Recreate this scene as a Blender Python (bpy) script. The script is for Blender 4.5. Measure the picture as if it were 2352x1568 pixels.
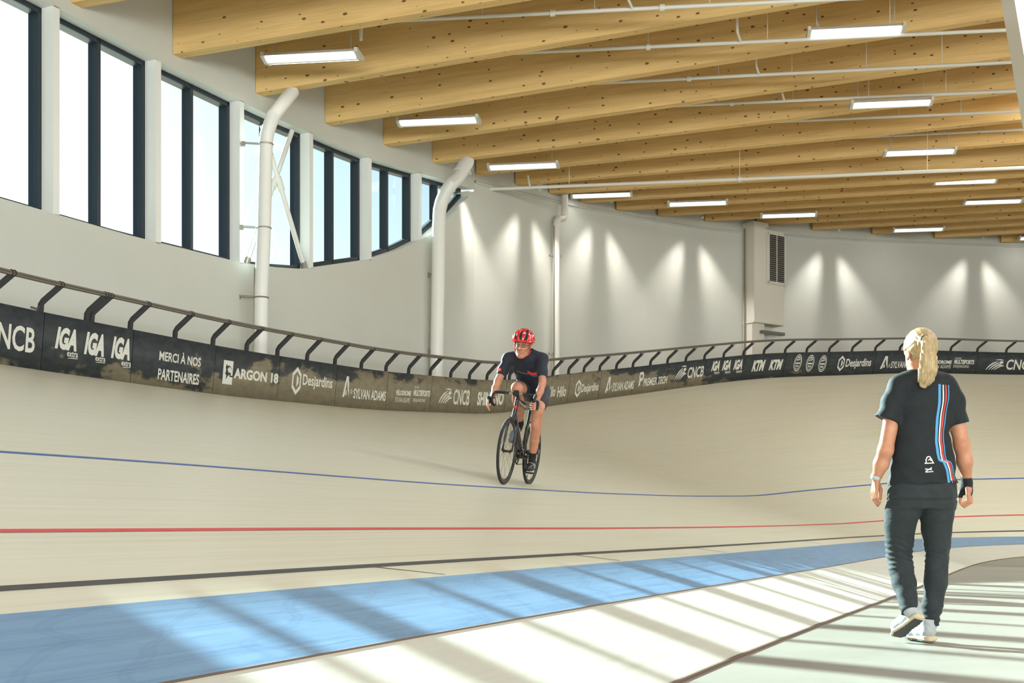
# Indoor velodrome: a rider coming out of the bend, a woman walking on the infield.
import bpy, bmesh, math, random
import numpy as np
from mathutils import Vector, Matrix
random.seed(7); np.random.seed(7)
scene = bpy.context.scene
for o in list(bpy.data.objects): bpy.data.objects.remove(o)
R = math.radians

# ------------------------------------------------------------------ camera, sky, sun, exposure
CAM_Z = 0.6535
cam_d = bpy.data.cameras.new('camera')
cam_d.sensor_width = 36.0; cam_d.lens = 45.81; cam_d.shift_y = 0.17876
cam_d.clip_start = 0.05; cam_d.clip_end = 400
cam = bpy.data.objects.new('camera', cam_d); scene.collection.objects.link(cam)
cam.location = (0, 0, CAM_Z); cam.rotation_euler = (R(90), 0, 0)
scene.camera = cam

SUN_AZ, SUN_EL = -41.0, 22.5            # azimuth from the view axis (left is negative), elevation
world = bpy.data.worlds.new('sky'); scene.world = world; world.use_nodes = True
wn = world.node_tree.nodes; wl = world.node_tree.links; wn.clear()
w_out = wn.new('ShaderNodeOutputWorld'); w_bg = wn.new('ShaderNodeBackground')
w_sky = wn.new('ShaderNodeTexSky'); w_sky.sky_type = 'NISHITA'; w_sky.sun_disc = False
w_sky.sun_elevation = R(SUN_EL); w_sky.sun_rotation = R(SUN_AZ)
w_sky.air_density = 1.0; w_sky.dust_density = 1.4; w_sky.ozone_density = 1.5
wl.new(w_sky.outputs[0], w_bg.inputs['Color']); w_bg.inputs['Strength'].default_value = 0.155
wl.new(w_bg.outputs[0], w_out.inputs['Surface'])

sun_d = bpy.data.lights.new('sun', 'SUN'); sun_d.energy = 24; sun_d.angle = R(0.7); sun_d.color = (0.88, 1.0, 1.0)
sun = bpy.data.objects.new('sun', sun_d); scene.collection.objects.link(sun)
_sd = Vector((math.sin(R(SUN_AZ)) * math.cos(R(SUN_EL)), math.cos(R(SUN_AZ)) * math.cos(R(SUN_EL)), math.sin(R(SUN_EL))))
sun.rotation_euler = _sd.to_track_quat('Z', 'Y').to_euler(); sun.location = _sd * 60

LAMP_W = 4.0                           # watts of each hanging strip light
SPOT_W = 520.0                          # watts of each wall spot
# area lights added out of frame to raise the ambient light of the hall
for lx, ly in [(6, 3), (14, 3), (6, -7), (14, -7), (24, 3), (24, -7), (26, 14), (26, 24), (36, 6), (36, 20), (-4, -7), (-4, 4), (2, 12), (10, 15), (14, 26)]:
    ld = bpy.data.lights.new('hall_fill', 'AREA'); ld.shape = 'RECTANGLE'; ld.size = 5.5; ld.size_y = 2.2
    ld.energy = 220.0 if ly < 10 or lx < 5 else 780.0; ld.color = (0.94, 1.0, 0.95) if lx > 3 else (0.76, 1.0, 1.18)
    lo = bpy.data.objects.new('hall_fill', ld); scene.collection.objects.link(lo); lo.location = (lx, ly, 9.4 if lx > 8 else 8.6)
# added fill panels, unseen behind and right of the camera, brightening beams and walls
for nm, loc, rot, sx, sy, en in (('fill_near', (12, -23.6, 3.4), (R(96), 0, 0), 50, 5.5, 12000.0), ('fill_right', (48.6, -1, 4.4), (R(95), 0, R(90)), 40, 5.5, 1700.0)):
    ld = bpy.data.lights.new(nm, 'AREA'); ld.shape = 'RECTANGLE'; ld.size = sx; ld.size_y = sy; ld.energy = en; ld.color = (0.93, 1.0, 1.0)
    lo = bpy.data.objects.new(nm, ld); scene.collection.objects.link(lo); lo.location = loc; lo.rotation_euler = rot
vs = scene.view_settings
vs.view_transform = 'Standard'; vs.look = 'None'; vs.exposure = 0.0; vs.gamma = 1.0; vs.use_curve_mapping = False
scene.display_settings.display_device = 'sRGB'
cy = scene.cycles
cy.max_bounces = 8; cy.diffuse_bounces = 5; cy.glossy_bounces = 3; cy.transparent_max_bounces = 12; cy.transmission_bounces = 6
cy.caustics_reflective = False; cy.caustics_refractive = False; cy.sample_clamp_indirect = 6.0
cy.use_denoising = True

# ------------------------------------------------------------------ helpers
def link(o, parent=None):
    scene.collection.objects.link(o)
    if parent is not None: o.parent = parent
    return o
def tag(o, label=None, cat=None, group=None, kind=None):
    if label: o['label'] = label
    if cat: o['category'] = cat
    if group: o['group'] = group
    if kind: o['kind'] = kind
    return o
def empty(name, loc=(0, 0, 0), label=None, cat=None, group=None, kind=None):
    o = bpy.data.objects.new(name, None); link(o); o.location = loc; o.empty_display_size = 0.1
    return tag(o, label, cat, group, kind)
def mesh_data(name, v, f, mat=None, uv=None, smooth=False):
    me = bpy.data.meshes.new(name)
    v = np.asarray(v, dtype=np.float32).reshape(-1, 3)
    if isinstance(f, np.ndarray):
        n = f.shape[1]
        me.vertices.add(len(v)); me.vertices.foreach_set('co', v.ravel())
        me.loops.add(f.size); me.loops.foreach_set('vertex_index', f.astype(np.int32).ravel())
        me.polygons.add(len(f)); me.polygons.foreach_set('loop_start', np.arange(0, f.size, n, dtype=np.int32))
        me.polygons.foreach_set('loop_total', np.full(len(f), n, dtype=np.int32)); me.update(calc_edges=True)
    else:
        me.from_pydata(v.tolist(), [], f); me.update()
    if uv is not None:
        uv = np.asarray(uv, dtype=np.float32)
        l = me.uv_layers.new(name='UVMap'); idx = np.empty(len(me.loops), dtype=np.int32); me.loops.foreach_get('vertex_index', idx)
        l.data.foreach_set('uv', uv[idx].ravel())
    if smooth: me.polygons.foreach_set('use_smooth', np.ones(len(me.polygons), dtype=bool))
    if mat is not None: me.materials.append(mat)
    return me
def mesh(name, v, f, mat=None, parent=None, uv=None, smooth=False, kind=None):
    me = mesh_data(name, v, f, mat, uv, smooth)
    o = bpy.data.objects.new(name, me); link(o, parent)
    if kind: o['kind'] = kind
    return o
def grid_faces(nu, nv, close_u=False, close_v=False, flip=False):
    i, j = np.meshgrid(np.arange(nu if close_u else nu - 1), np.arange(nv if close_v else nv - 1), indexing='ij')
    i2 = (i + 1) % nu; j2 = (j + 1) % nv
    q = np.stack([i * nv + j, i2 * nv + j, i2 * nv + j2, i * nv + j2], -1).reshape(-1, 4)
    return q[:, ::-1].copy() if flip else q
class MB:
    """collects simple solids in one vertex/face list"""
    def __init__(s): s.v = []; s.f = []
    def add(s, v, f):
        n = len(s.v); s.v += [tuple(map(float, p)) for p in v]; s.f += [[int(i) + n for i in q] for q in f]; return s
    def box(s, lo, hi, M=None):
        x0, y0, z0 = lo; x1, y1, z1 = hi
        v = [(x0, y0, z0), (x1, y0, z0), (x1, y1, z0), (x0, y1, z0), (x0, y0, z1), (x1, y0, z1), (x1, y1, z1), (x0, y1, z1)]
        if M is not None: v = [tuple(M @ Vector(p)) for p in v]
        return s.add(v, [(0, 3, 2, 1), (4, 5, 6, 7), (0, 1, 5, 4), (1, 2, 6, 5), (2, 3, 7, 6), (3, 0, 4, 7)])
    def hexa(s, b, t):
        """bottom quad, top quad"""
        return s.add(list(b) + list(t), [(0, 3, 2, 1), (4, 5, 6, 7), (0, 1, 5, 4), (1, 2, 6, 5), (2, 3, 7, 6), (3, 0, 4, 7)])
    def bar(s, a, b, w, h, up=(0, 0, 1)):
        a = Vector(a); b = Vector(b); d = (b - a).normalized(); u = Vector(up)
        sd = d.cross(u)
        if sd.length < 1e-4: sd = d.cross(Vector((1, 0, 0)))
        sd.normalize(); u = sd.cross(d)
        q = lambda c: [c - sd * w / 2 - u * h / 2, c + sd * w / 2 - u * h / 2, c + sd * w / 2 + u * h / 2, c - sd * w / 2 + u * h / 2]
        return s.hexa(q(a), q(b))
    def tube(s, pts, r, n=10, caps=True, closed=False):
        P = [Vector(p) for p in pts]; m = len(P); rr = r if hasattr(r, '__len__') else [r] * m
        T = []
        for i in range(m):
            if closed: T.append((P[(i + 1) % m] - P[i - 1]).normalized())
            else: T.append((P[min(i + 1, m - 1)] - P[max(i - 1, 0)]).normalized())
        N = T[0].orthogonal().normalized(); V = []
        for i in range(m):
            if i: N = (N - T[i] * N.dot(T[i])).normalized()
            B = T[i].cross(N)
            for k in range(n):
                a = 2 * math.pi * k / n; V.append(P[i] + (N * math.cos(a) + B * math.sin(a)) * rr[i])
        F = []
        for i in range(m if closed else m - 1):
            for k in range(n):
                a = i * n + k; b = i * n + (k + 1) % n; c = ((i + 1) % m) * n
                F.append((a, b, c + (k + 1) % n, c + k))
        if caps and not closed: F += [tuple(range(n))[::-1], tuple((m - 1) * n + k for k in range(n))]
        return s.add(V, F)
    def cyl(s, a, b, r, n=14): return s.tube([a, b], r, n)
    def build(s, name, mat, parent=None, smooth=False, kind=None):
        o = mesh(name, s.v, s.f, mat, parent, None, False, kind)
        if smooth: smooth_by_angle(o)
        return o
def smooth_by_angle(o, ang=40):
    me = o.data; bm = bmesh.new(); bm.from_mesh(me)
    for e in bm.edges: e.smooth = not (len(e.link_faces) != 2 or e.calc_face_angle(0) > R(ang))
    for f in bm.faces: f.smooth = True
    bm.to_mesh(me); bm.free()
def crom(pts, k=6):
    P = [Vector(p) for p in pts]; out = []
    for i in range(len(P) - 1):
        a, b, c, d = P[max(i - 1, 0)], P[i], P[i + 1], P[min(i + 2, len(P) - 1)]
        for j in range(k):
            t = j / k
            out.append(0.5 * ((2 * b) + (c - a) * t + (2 * a - 5 * b + 4 * c - d) * t * t + (3 * b - a - 3 * c + d) * t ** 3))
    return out + [P[-1]]
def copy_tree(o, parent=None):
    c = o.copy(); link(c, parent)
    for ch in list(o.children): copy_tree(ch, c)
    return c

# ------------------------------------------------------------------ materials
class NT:
    def __init__(s, name):
        s.m = bpy.data.materials.new(name); s.m.use_nodes = True; s.n = s.m.node_tree.nodes; s.l = s.m.node_tree.links
        s.b = s.n['Principled BSDF']
    def new(s, t, **kw):
        n = s.n.new(t)
        for k, v in kw.items():
            if hasattr(n, k): setattr(n, k, v)
            else: n.inputs[k].default_value = v
        return n
    def coord(s, which='Object', scale=(1, 1, 1)):
        t = s.new('ShaderNodeTexCoord'); mp = s.new('ShaderNodeMapping'); mp.inputs['Scale'].default_value = scale
        s.l.new(t.outputs[which], mp.inputs['Vector']); return mp.outputs[0]
    def noise(s, vec, scale=5, detail=3, rough=.5):
        n = s.new('ShaderNodeTexNoise'); n.inputs['Scale'].default_value = scale; n.inputs['Detail'].default_value = detail
        n.inputs['Roughness'].default_value = rough; s.l.new(vec, n.inputs['Vector']); return n.outputs['Fac']
    def ramp(s, fac, stops, interp='LINEAR'):
        r = s.new('ShaderNodeValToRGB'); e = r.color_ramp.elements; r.color_ramp.interpolation = interp
        while len(e) < len(stops): e.new(0.5)
        for k, (p, c) in enumerate(stops): e[k].position = p; e[k].color = (*c, 1) if len(c) == 3 else c
        s.l.new(fac, r.inputs[0]); return r.outputs[0]
    def mix(s, fac, a, b, mode='MIX'):
        m = s.new('ShaderNodeMix'); m.data_type = 'RGBA'; m.blend_type = mode
        for k, v in ((0, fac), (6, a), (7, b)):
            if hasattr(v, 'links'): s.l.new(v, m.inputs[k])
            elif k: m.inputs[k].default_value = (*v, 1)
            else: m.inputs[k].default_value = v
        return m.outputs[2]
    def math(s, op, a, b=None, c=None, clamp=False):
        m = s.new('ShaderNodeMath'); m.operation = op; m.use_clamp = clamp
        for k, v in enumerate((a, b, c)):
            if v is None: continue
            if hasattr(v, 'links'): s.l.new(v, m.inputs[k])
            else: m.inputs[k].default_value = v
        return m.outputs[0]
    def sep(s, vec):
        x = s.new('ShaderNodeSeparateXYZ'); s.l.new(vec, x.inputs[0]); return x.outputs
    def bump(s, h, strength=.2, dist=.01):
        b = s.new('ShaderNodeBump'); b.inputs['Strength'].default_value = strength; b.inputs['Distance'].default_value = dist
        s.l.new(h, b.inputs['Height']); s.l.new(b.outputs[0], s.b.inputs['Normal'])
    def color(s, c): s.l.new(c, s.b.inputs['Base Color'])
def lin(c):
    """sRGB 0-255 to linear"""
    return tuple((x / 255 / 12.92) if x / 255 <= .04045 else ((x / 255 + .055) / 1.055) ** 2.4 for x in c)
def plain(name, c, rough=.5, metal=0., spec=.5, var=0., vscale=8., coat=0.):
    m = NT(name); b = m.b; col = lin(c)
    b.inputs['Base Color'].default_value = (*col, 1); b.inputs['Roughness'].default_value = rough; b.inputs['Metallic'].default_value = metal
    b.inputs['Specular IOR Level'].default_value = spec; b.inputs['Coat Weight'].default_value = coat
    if var:
        n = m.noise(m.coord('Object'), vscale, 4, .6)
        m.color(m.ramp(n, [(.25, tuple(x * (1 - var) for x in col)), (.75, tuple(min(1, x * (1 + var)) for x in col))]))
    return m.m
def glow(name, c, strength):
    m = NT(name); m.n.remove(m.b); e = m.new('ShaderNodeEmission'); e.inputs[0].default_value = (*c, 1); e.inputs[1].default_value = strength
    m.l.new(e.outputs[0], m.n['Material Output'].inputs[0]); return m.m
def glass(name, tint, gloss=.06):
    m = NT(name); m.n.remove(m.b)
    t = m.new('ShaderNodeBsdfTransparent'); t.inputs[0].default_value = (*tint, 1)
    g = m.new('ShaderNodeBsdfGlossy'); g.inputs['Roughness'].default_value = .03
    lw = m.new('ShaderNodeFresnel'); lw.inputs[0].default_value = 1.3
    mx = m.new('ShaderNodeMixShader'); m.l.new(lw.outputs[0], mx.inputs[0]); m.l.new(t.outputs[0], mx.inputs[1]); m.l.new(g.outputs[0], mx.inputs[2])
    m.l.new(mx.outputs[0], m.n['Material Output'].inputs[0]); return m.m
def track_wood(name, base, streak, streak2, rough=.36, scr=None):
    """long thin laths: colour streaks run along the track (UV: x along, y across, in metres)"""
    m = NT(name)
    a = m.noise(m.coord('UV', (.35, 24, 1)), 1, 3, .6); b = m.noise(m.coord('UV', (1.2, 130, 1)), 1, 2, .5); c = m.noise(m.coord('UV', (.12, .5, 1)), 1.5, 3, .5)
    col = m.ramp(a, [(.3, lin(streak)), (.5, lin(base)), (.72, lin(streak2))])
    col = m.mix(m.ramp(b, [(.42, (0, 0, 0)), (.75, (.25, .25, .25))]), col, lin(streak))
    col = m.mix(m.ramp(c, [(.35, (0, 0, 0)), (.7, (.35, .35, .35))]), col, lin(streak2))
    if scr:
        w = m.noise(m.coord('UV', (.5, 9, 1)), 2.5, 5, .65)
        col = m.mix(m.ramp(w, [(.53, (0, 0, 0)), (.62, (.5, .5, .5)), (.66, (0, 0, 0))]), col, lin(scr))
        d = m.new('ShaderNodeTexWave'); d.inputs['Scale'].default_value = 1.1; d.inputs['Distortion'].default_value = 9; d.inputs['Detail'].default_value = 2
        mp = m.new('ShaderNodeMapping'); mp.inputs['Rotation'].default_value = (0, 0, .5); m.l.new(m.coord('UV', (.5, 1.6, 1)), mp.inputs[0]); m.l.new(mp.outputs[0], d.inputs[0])
        col = m.mix(m.ramp(d.outputs['Fac'], [(.93, (0, 0, 0)), (.975, (.3, .3, .3)), (1, (.1, .1, .1))]), col, lin(scr))
    m.color(col); m.b.inputs['Roughness'].default_value = rough; m.b.inputs['Specular IOR Level'].default_value = .5
    m.bump(b, .05, .002); return m.m
def beam_wood():
    m = NT('glulam_spruce'); uv = ('UV',)
    a = m.noise(m.coord('UV', (.5, 7, 1)), 1.5, 4, .6); g = m.noise(m.coord('UV', (1.2, 60, 1)), 1, 3, .6)
    col = m.ramp(a, [(.3, lin((216, 180, 118))), (.55, lin((234, 196, 132))), (.8, lin((242, 208, 148)))])
    col = m.mix(m.ramp(g, [(.45, (0, 0, 0)), (.8, (.35, .35, .35))]), col, lin((206, 162, 100)))
    # lamella joints
    ys = m.sep(m.coord('UV', (1, 1, 1)))[1]
    fr = m.math('FRACT', m.math('MULTIPLY', ys, 1 / .045)); ln = m.math('LESS_THAN', fr, .05)
    col = m.mix(m.math('MULTIPLY', ln, .22), col, lin((140, 98, 50)))
    # knots
    v = m.new('ShaderNodeTexVoronoi'); v.voronoi_dimensions = '2D'; v.inputs['Scale'].default_value = 1.0; v.inputs['Randomness'].default_value = 1
    m.l.new(m.coord('UV', (3.4, 6.0, 1)), v.inputs['Vector'])
    sz = m.sep(v.outputs['Color'])[0]
    kn = m.math('LESS_THAN', v.outputs['Distance'], m.math('MULTIPLY', m.math('SUBTRACT', sz, .38), .20))
    col = m.mix(m.math('MULTIPLY', kn, .85), col, lin((88, 54, 34)))
    m.color(col); m.b.inputs['Roughness'].default_value = .6; m.b.inputs['Specular IOR Level'].default_value = .25
    return m.m
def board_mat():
    """charcoal printed hoarding with brown-grey noise patches, most of them along the middle of the straight"""
    m = NT('hoarding_board'); uv = m.coord('UV', (1, 1, 1)); s = m.sep(uv)
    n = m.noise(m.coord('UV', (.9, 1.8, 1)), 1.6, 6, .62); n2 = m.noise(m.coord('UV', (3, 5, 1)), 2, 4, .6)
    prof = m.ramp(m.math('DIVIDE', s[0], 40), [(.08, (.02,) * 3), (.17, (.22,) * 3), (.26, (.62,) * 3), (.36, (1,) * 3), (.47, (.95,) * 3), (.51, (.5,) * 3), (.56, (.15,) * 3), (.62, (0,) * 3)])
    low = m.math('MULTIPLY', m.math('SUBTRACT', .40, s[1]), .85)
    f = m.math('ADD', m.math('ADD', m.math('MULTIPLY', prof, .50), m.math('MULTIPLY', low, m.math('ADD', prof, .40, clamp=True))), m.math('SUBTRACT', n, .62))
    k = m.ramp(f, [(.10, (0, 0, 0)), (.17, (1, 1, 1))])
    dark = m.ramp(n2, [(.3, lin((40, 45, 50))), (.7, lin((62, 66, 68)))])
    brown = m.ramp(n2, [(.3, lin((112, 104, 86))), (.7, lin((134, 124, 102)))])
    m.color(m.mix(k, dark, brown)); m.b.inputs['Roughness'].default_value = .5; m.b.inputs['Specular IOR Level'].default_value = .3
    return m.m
def concrete():
    m = NT('smooth_concrete'); c = m.coord('Object')
    a = m.noise(c, .8, 5, .6); b = m.noise(c, 9, 5, .7)
    col = m.ramp(a, [(.3, lin((138, 133, 123))), (.7, lin((153, 148, 138)))])
    col = m.mix(m.ramp(b, [(.4, (0, 0, 0)), (.75, (.3, .3, .3))]), col, lin((124, 117, 104)))
    m.color(col); m.b.inputs['Roughness'].default_value = .45; m.bump(b, .08, .004); return m.m
def plaster(name, c):
    m = NT(name); n = m.noise(m.coord('Object'), 1.2, 4, .6); col = lin(c)
    m.color(m.ramp(n, [(.3, tuple(x * .97 for x in col)), (.7, col)])); m.b.inputs['Roughness'].default_value = .85; m.b.inputs['Specular IOR Level'].default_value = .2
    m.bump(m.noise(m.coord('Object'), 90, 3, .6), .04, .002); return m.m
M = dict(
    track=track_wood('pine_track', (212, 205, 184), (204, 194, 168), (217, 211, 193)),
    apron=track_wood('painted_plywood_apron', (204, 200, 188), (197, 192, 178), (209, 206, 195), .4),
    blue=track_wood('blue_paint', (108, 146, 182), (96, 134, 172), (120, 158, 192), .38, (74, 110, 150)),
    l_black=plain('black_line_paint', (62, 60, 60), .5, var=.2, vscale=30), l_red=plain('red_line_paint', (206, 70, 70), .5, var=.1, vscale=20),
    l_blue=plain('blue_line_paint', (62, 94, 166), .5, var=.1, vscale=20), seam=plain('brown_floor_seam', (96, 72, 56), .6),
    concrete=concrete(), wall=plaster('white_wall_paint', (208, 207, 198)), pier=plaster('white_pier_paint', (236, 236, 232)), deck=plaster('grey_roof_deck', (170, 160, 140)),
    beam=beam_wood(), frame=plain('dark_window_aluminium', (52, 60, 68), .4, .3), pane=glass('window_glass', (.84, 1.0, .99)),
    pipe=plain('white_pipe_paint', (226, 222, 212), .4), steel=plain('white_steel_paint', (232, 230, 224), .35), zinc=plain('zinc_hardware', (170, 165, 155), .35, .8),
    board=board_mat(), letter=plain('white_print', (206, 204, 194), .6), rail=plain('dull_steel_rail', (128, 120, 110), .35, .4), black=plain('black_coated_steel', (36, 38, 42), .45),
    lamp_frame=plain('lamp_housing', (214, 210, 200), .4), lamp=glow('lamp_diffuser', (.93, 1.0, .97), 2.4), cable=plain('lamp_cable', (200, 196, 186), .5),
    grille=plain('grey_grille', (120, 116, 106), .5, .3), duct=plaster('white_duct_paint', (222, 216, 202)), conduit=plain('grey_conduit', (120, 112, 100), .5),
)
# ------------------------------------------------------------------ track plan (clothoid straight + bend) and banking
EDGE_Z = 0.3986; FLOOR_Z = 0.0535; W = 7.9305; HB = 0.6433
LK = np.array([-40, -30, -20, -12, -8, -4, 0, 4, 8, 12, 16, 20, 24, 28, 32, 36, 40, 44, 48, 52, 56.])
KAP = np.array([0, 0, 0, .004, .008, .010, .00721, -.00229, -.00336, .00671, .02521, .04486, .0606, .06526, .06142, .05346, .04421, .03517, .02689, .01927, .01197])
BET = np.array([15, 15, 15, 15, 15, 14.82, 14.91, 14.3, 14.53, 15.52, 17.53, 23.49, 30.44, 34.59, 35.9, 35.3, 33.63, 31.46, 29.13, 26.78, 24.44])
DL = .1
LL = np.arange(-30, 56 + DL / 2, DL)
_k = np.interp(LL, LK, KAP); _i0 = int(np.argmin(abs(LL)))
_psi = np.concatenate([[0], np.cumsum((_k[1:] + _k[:-1]) / 2 * DL)]); PSI = _psi - _psi[_i0] + .4054
_dx, _dz = np.sin(PSI) * DL, np.cos(PSI) * DL
PX = np.concatenate([[0], np.cumsum((_dx[1:] + _dx[:-1]) / 2)]); PX = PX - PX[_i0]
PY = np.concatenate([[0], np.cumsum((_dz[1:] + _dz[:-1]) / 2)]); PY = PY - PY[_i0] + 7.2513
BANK = np.radians(np.interp(LL, LK, BET))
_sm = np.ones(21) / 21; BANK = np.convolve(np.pad(BANK, 10, 'edge'), _sm, 'valid')
def at(l):
    return (np.interp(l, LL, PX), np.interp(l, LL, PY), np.interp(l, LL, PSI), np.interp(l, LL, BANK))
def flat_pt(l, off, z):
    """point at a horizontal offset outward from the inner edge"""
    x, y, p, b = at(l); return np.stack([x - np.cos(p) * off, y + np.sin(p) * off, np.zeros_like(x) + z], -1)
def bank_pt(l, s, h=0.0):
    """point on the banked surface: s metres up the slope, h above it along the surface normal"""
    x, y, p, b = at(l); o = s * np.cos(b) - h * np.sin(b); z = EDGE_Z + s * np.sin(b) + h * np.cos(b)
    return np.stack([x - np.cos(p) * o, y + np.sin(p) * o, z], -1)
def board_pt(l, h, inw=0.0, along=0.0):
    """point on the fence plane above the outer edge: h up the board, inw towards the track"""
    x, y, p, b = at(l); t = .0941 + .5416 * (b - math.radians(14))
    o = W * np.cos(b) - h * np.sin(t) - inw * np.cos(t); z = EDGE_Z + W * np.sin(b) + h * np.cos(t) - inw * np.sin(t)
    return np.stack([x - np.cos(p) * o + np.sin(p) * along, y + np.sin(p) * o + np.cos(p) * along, z], -1)
def strip(name, ls, rows, mat, parent=None, vv=None, smooth=True):
    """rows: list of (n,3) arrays; the surface between them, UV in metres"""
    P = np.stack(rows, 1); n, m = P.shape[:2]
    if vv is None: vv = np.arange(m)
    uv = np.stack([np.repeat(ls, m), np.tile(vv, n)], -1)
    return mesh(name, P.reshape(-1, 3), grid_faces(n, m, flip=False), mat, parent, uv, smooth)

# ------------------------------------------------------------------ floor, apron, track
fl = MB().box((-40, -26, -.06), (56, 58, FLOOR_Z)).build('floor', M['concrete'], None); fl['kind'] = 'structure'
ls = np.arange(-30, 56.01, .25)
BL_OFF, BL_Z, FL_OFF = -.676, EDGE_Z - .1476, -1.475
ss = np.linspace(0, W, 15)
track = strip('floor_track', ls, [bank_pt(ls, s) for s in ss], M['track'], None, ss); track['kind'] = 'structure'
band = strip('blue_band', ls, [flat_pt(ls, BL_OFF * (1 - t), BL_Z + (EDGE_Z - BL_Z) * t) for t in (0, .33, .67, 1)], M['blue'], track, [-.68, -.45, -.22, 0])
tag(band, 'light blue painted band along the lower edge of the track')
apron = strip('floor_apron', ls, [flat_pt(ls, FL_OFF + (BL_OFF - FL_OFF) * t, .0575 + (BL_Z - .0575) * t) for t in (0, .33, .67, 1)], M['apron'], None, [-1.4, -1.15, -.9, -.68]); apron['kind'] = 'structure'
def painted(name, s0, s1, mat, lab, h=.002):
    o = strip(name, ls, [bank_pt(ls, s0, h), bank_pt(ls, s1, h)], mat, track, [s0, s1]); tag(o, lab); return o
painted('painted_line', .2, .25, M['l_black'], 'black line just above the blue band')
painted('painted_line', .875, .925, M['l_red'], 'red line above the black line')
painted('painted_line', 2.49, 2.54, M['l_blue'], 'thin blue line across the middle of the banking')
# seams of the apron: one below the blue band, one where the apron meets the floor
def seam(off, z, w, h, name, n, ls_=ls):
    a = [flat_pt(ls_, off - w / 2, z), flat_pt(ls_, off - w / 2, z + h), flat_pt(ls_, off + w / 2, z + h), flat_pt(ls_, off + w / 2, z)]
    o = strip(name, ls_, a, M['seam'], None, [0, 1, 2, 3], False); o['kind'] = 'structure'; return o
seam(BL_OFF - .004, BL_Z - .006, .012, .009, 'trim_1', 1)
seam(FL_OFF, FLOOR_Z, .022, .010, 'trim_2', 2)
# short tick marks of the measuring line
for l in (1.5 - 2.72, 1.5, 4.4, 9.4):
    q = [bank_pt(np.array([l + a]), s, .002)[0] for a, s in ((0, .2), (.03, .2), (.42, .02), (.40, .02))]
    tag(mesh('tick_mark', q, [(0, 1, 2, 3)], M['l_black'], track), 'short dark tick below the black line')
# solid edge and understructure of the track seen from outside
und = strip('track_skirt', ls, [bank_pt(ls, W), bank_pt(ls, W) * [1, 1, 0]], M['apron'], track, [0, 1], False)

# ------------------------------------------------------------------ outer walls
TAN = 1283 / 2993.13; WAZ = math.atan(TAN); WC, WS = math.cos(WAZ), math.sin(WAZ)
def wl_pt(y, D=0.0, z=0.0):
    """left wall: y along the hall, D metres outward from the inner face"""
    return (-13.0 + TAN * y - WC * D, y + WS * D, z)
HEAD = ([-30, 16.5, 18.7, 21.1, 23.45, 24.3, 27.0, 28.5], [7.3, 7.28, 7.26, 7.29, 7.40, 7.46, 7.79, 7.96])
SILL = ([-30, 15.8, 18.0, 20.44, 21.3, 22.0, 22.63, 24.2, 25.3, 26.4, 27.4, 28.4], [4.62, 4.62, 4.65, 4.76, 4.86, 4.97, 5.14, 5.58, 6.0, 6.51, 7.17, 7.93])
head = lambda y: float(np.interp(y, *HEAD)); sill = lambda y: float(np.interp(y, *SILL))
WIN0, WINP, PIER_W, WTOP = 16.65, 1.87, .107, 12.2
NPRE_W = 2
Y0 = 11.85; Y1 = 28.4
wl = empty('wall_left', kind='structure')
ys = np.arange(Y0, Y1 + .01, (Y1 - Y0) / 96)
def sheet(name, rows, mat, parent, smooth=False, flip=False):
    P = np.array(rows, dtype=float); n, m = P.shape[:2]
    return mesh(name, P.reshape(-1, 3), grid_faces(n, m, flip=flip), mat, parent, None, smooth)
WD = .40
sheet('lower_wall', [[wl_pt(y, 0, 0), wl_pt(y, 0, sill(y))] for y in ys], M['wall'], wl)
sheet('upper_wall', [[wl_pt(y, 0, head(y)), wl_pt(y, 0, WTOP)] for y in ys], M['wall'], wl)
sheet('sill_reveal', [[wl_pt(y, 0, sill(y)), wl_pt(y, WD, sill(y))] for y in ys], M['pier'], wl, True)
sheet('head_reveal', [[wl_pt(y, 0, head(y)), wl_pt(y, WD, head(y))] for y in ys], M['pier'], wl, True)
sheet('outer_wall', [[wl_pt(y, WD, -.1), wl_pt(y, WD, sill(y))] for y in ys], M['wall'], wl)
sheet('outer_wall', [[wl_pt(y, WD, head(y)), wl_pt(y, WD, WTOP)] for y in ys], M['wall'], wl)
b = MB().hexa([wl_pt(-24), wl_pt(Y0), wl_pt(Y0, WD), wl_pt(-24, WD)], [wl_pt(-24, 0, WTOP), wl_pt(Y0, 0, WTOP), wl_pt(Y0, WD, WTOP), wl_pt(-24, WD, WTOP)])
b.build('wall_panel', M['wall'], wl)
npier = 6 + NPRE_W
for k in range(npier):
    y = WIN0 + (k - NPRE_W) * WINP; q = [(y, 0), (y + PIER_W, 0), (y + PIER_W, .2), (y, .2)]
    MB().hexa([wl_pt(a, D, sill(a) - .02) for a, D in q], [wl_pt(a, D, head(a) + .02) for a, D in q]).build('pier', M['pier'], wl)
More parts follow.
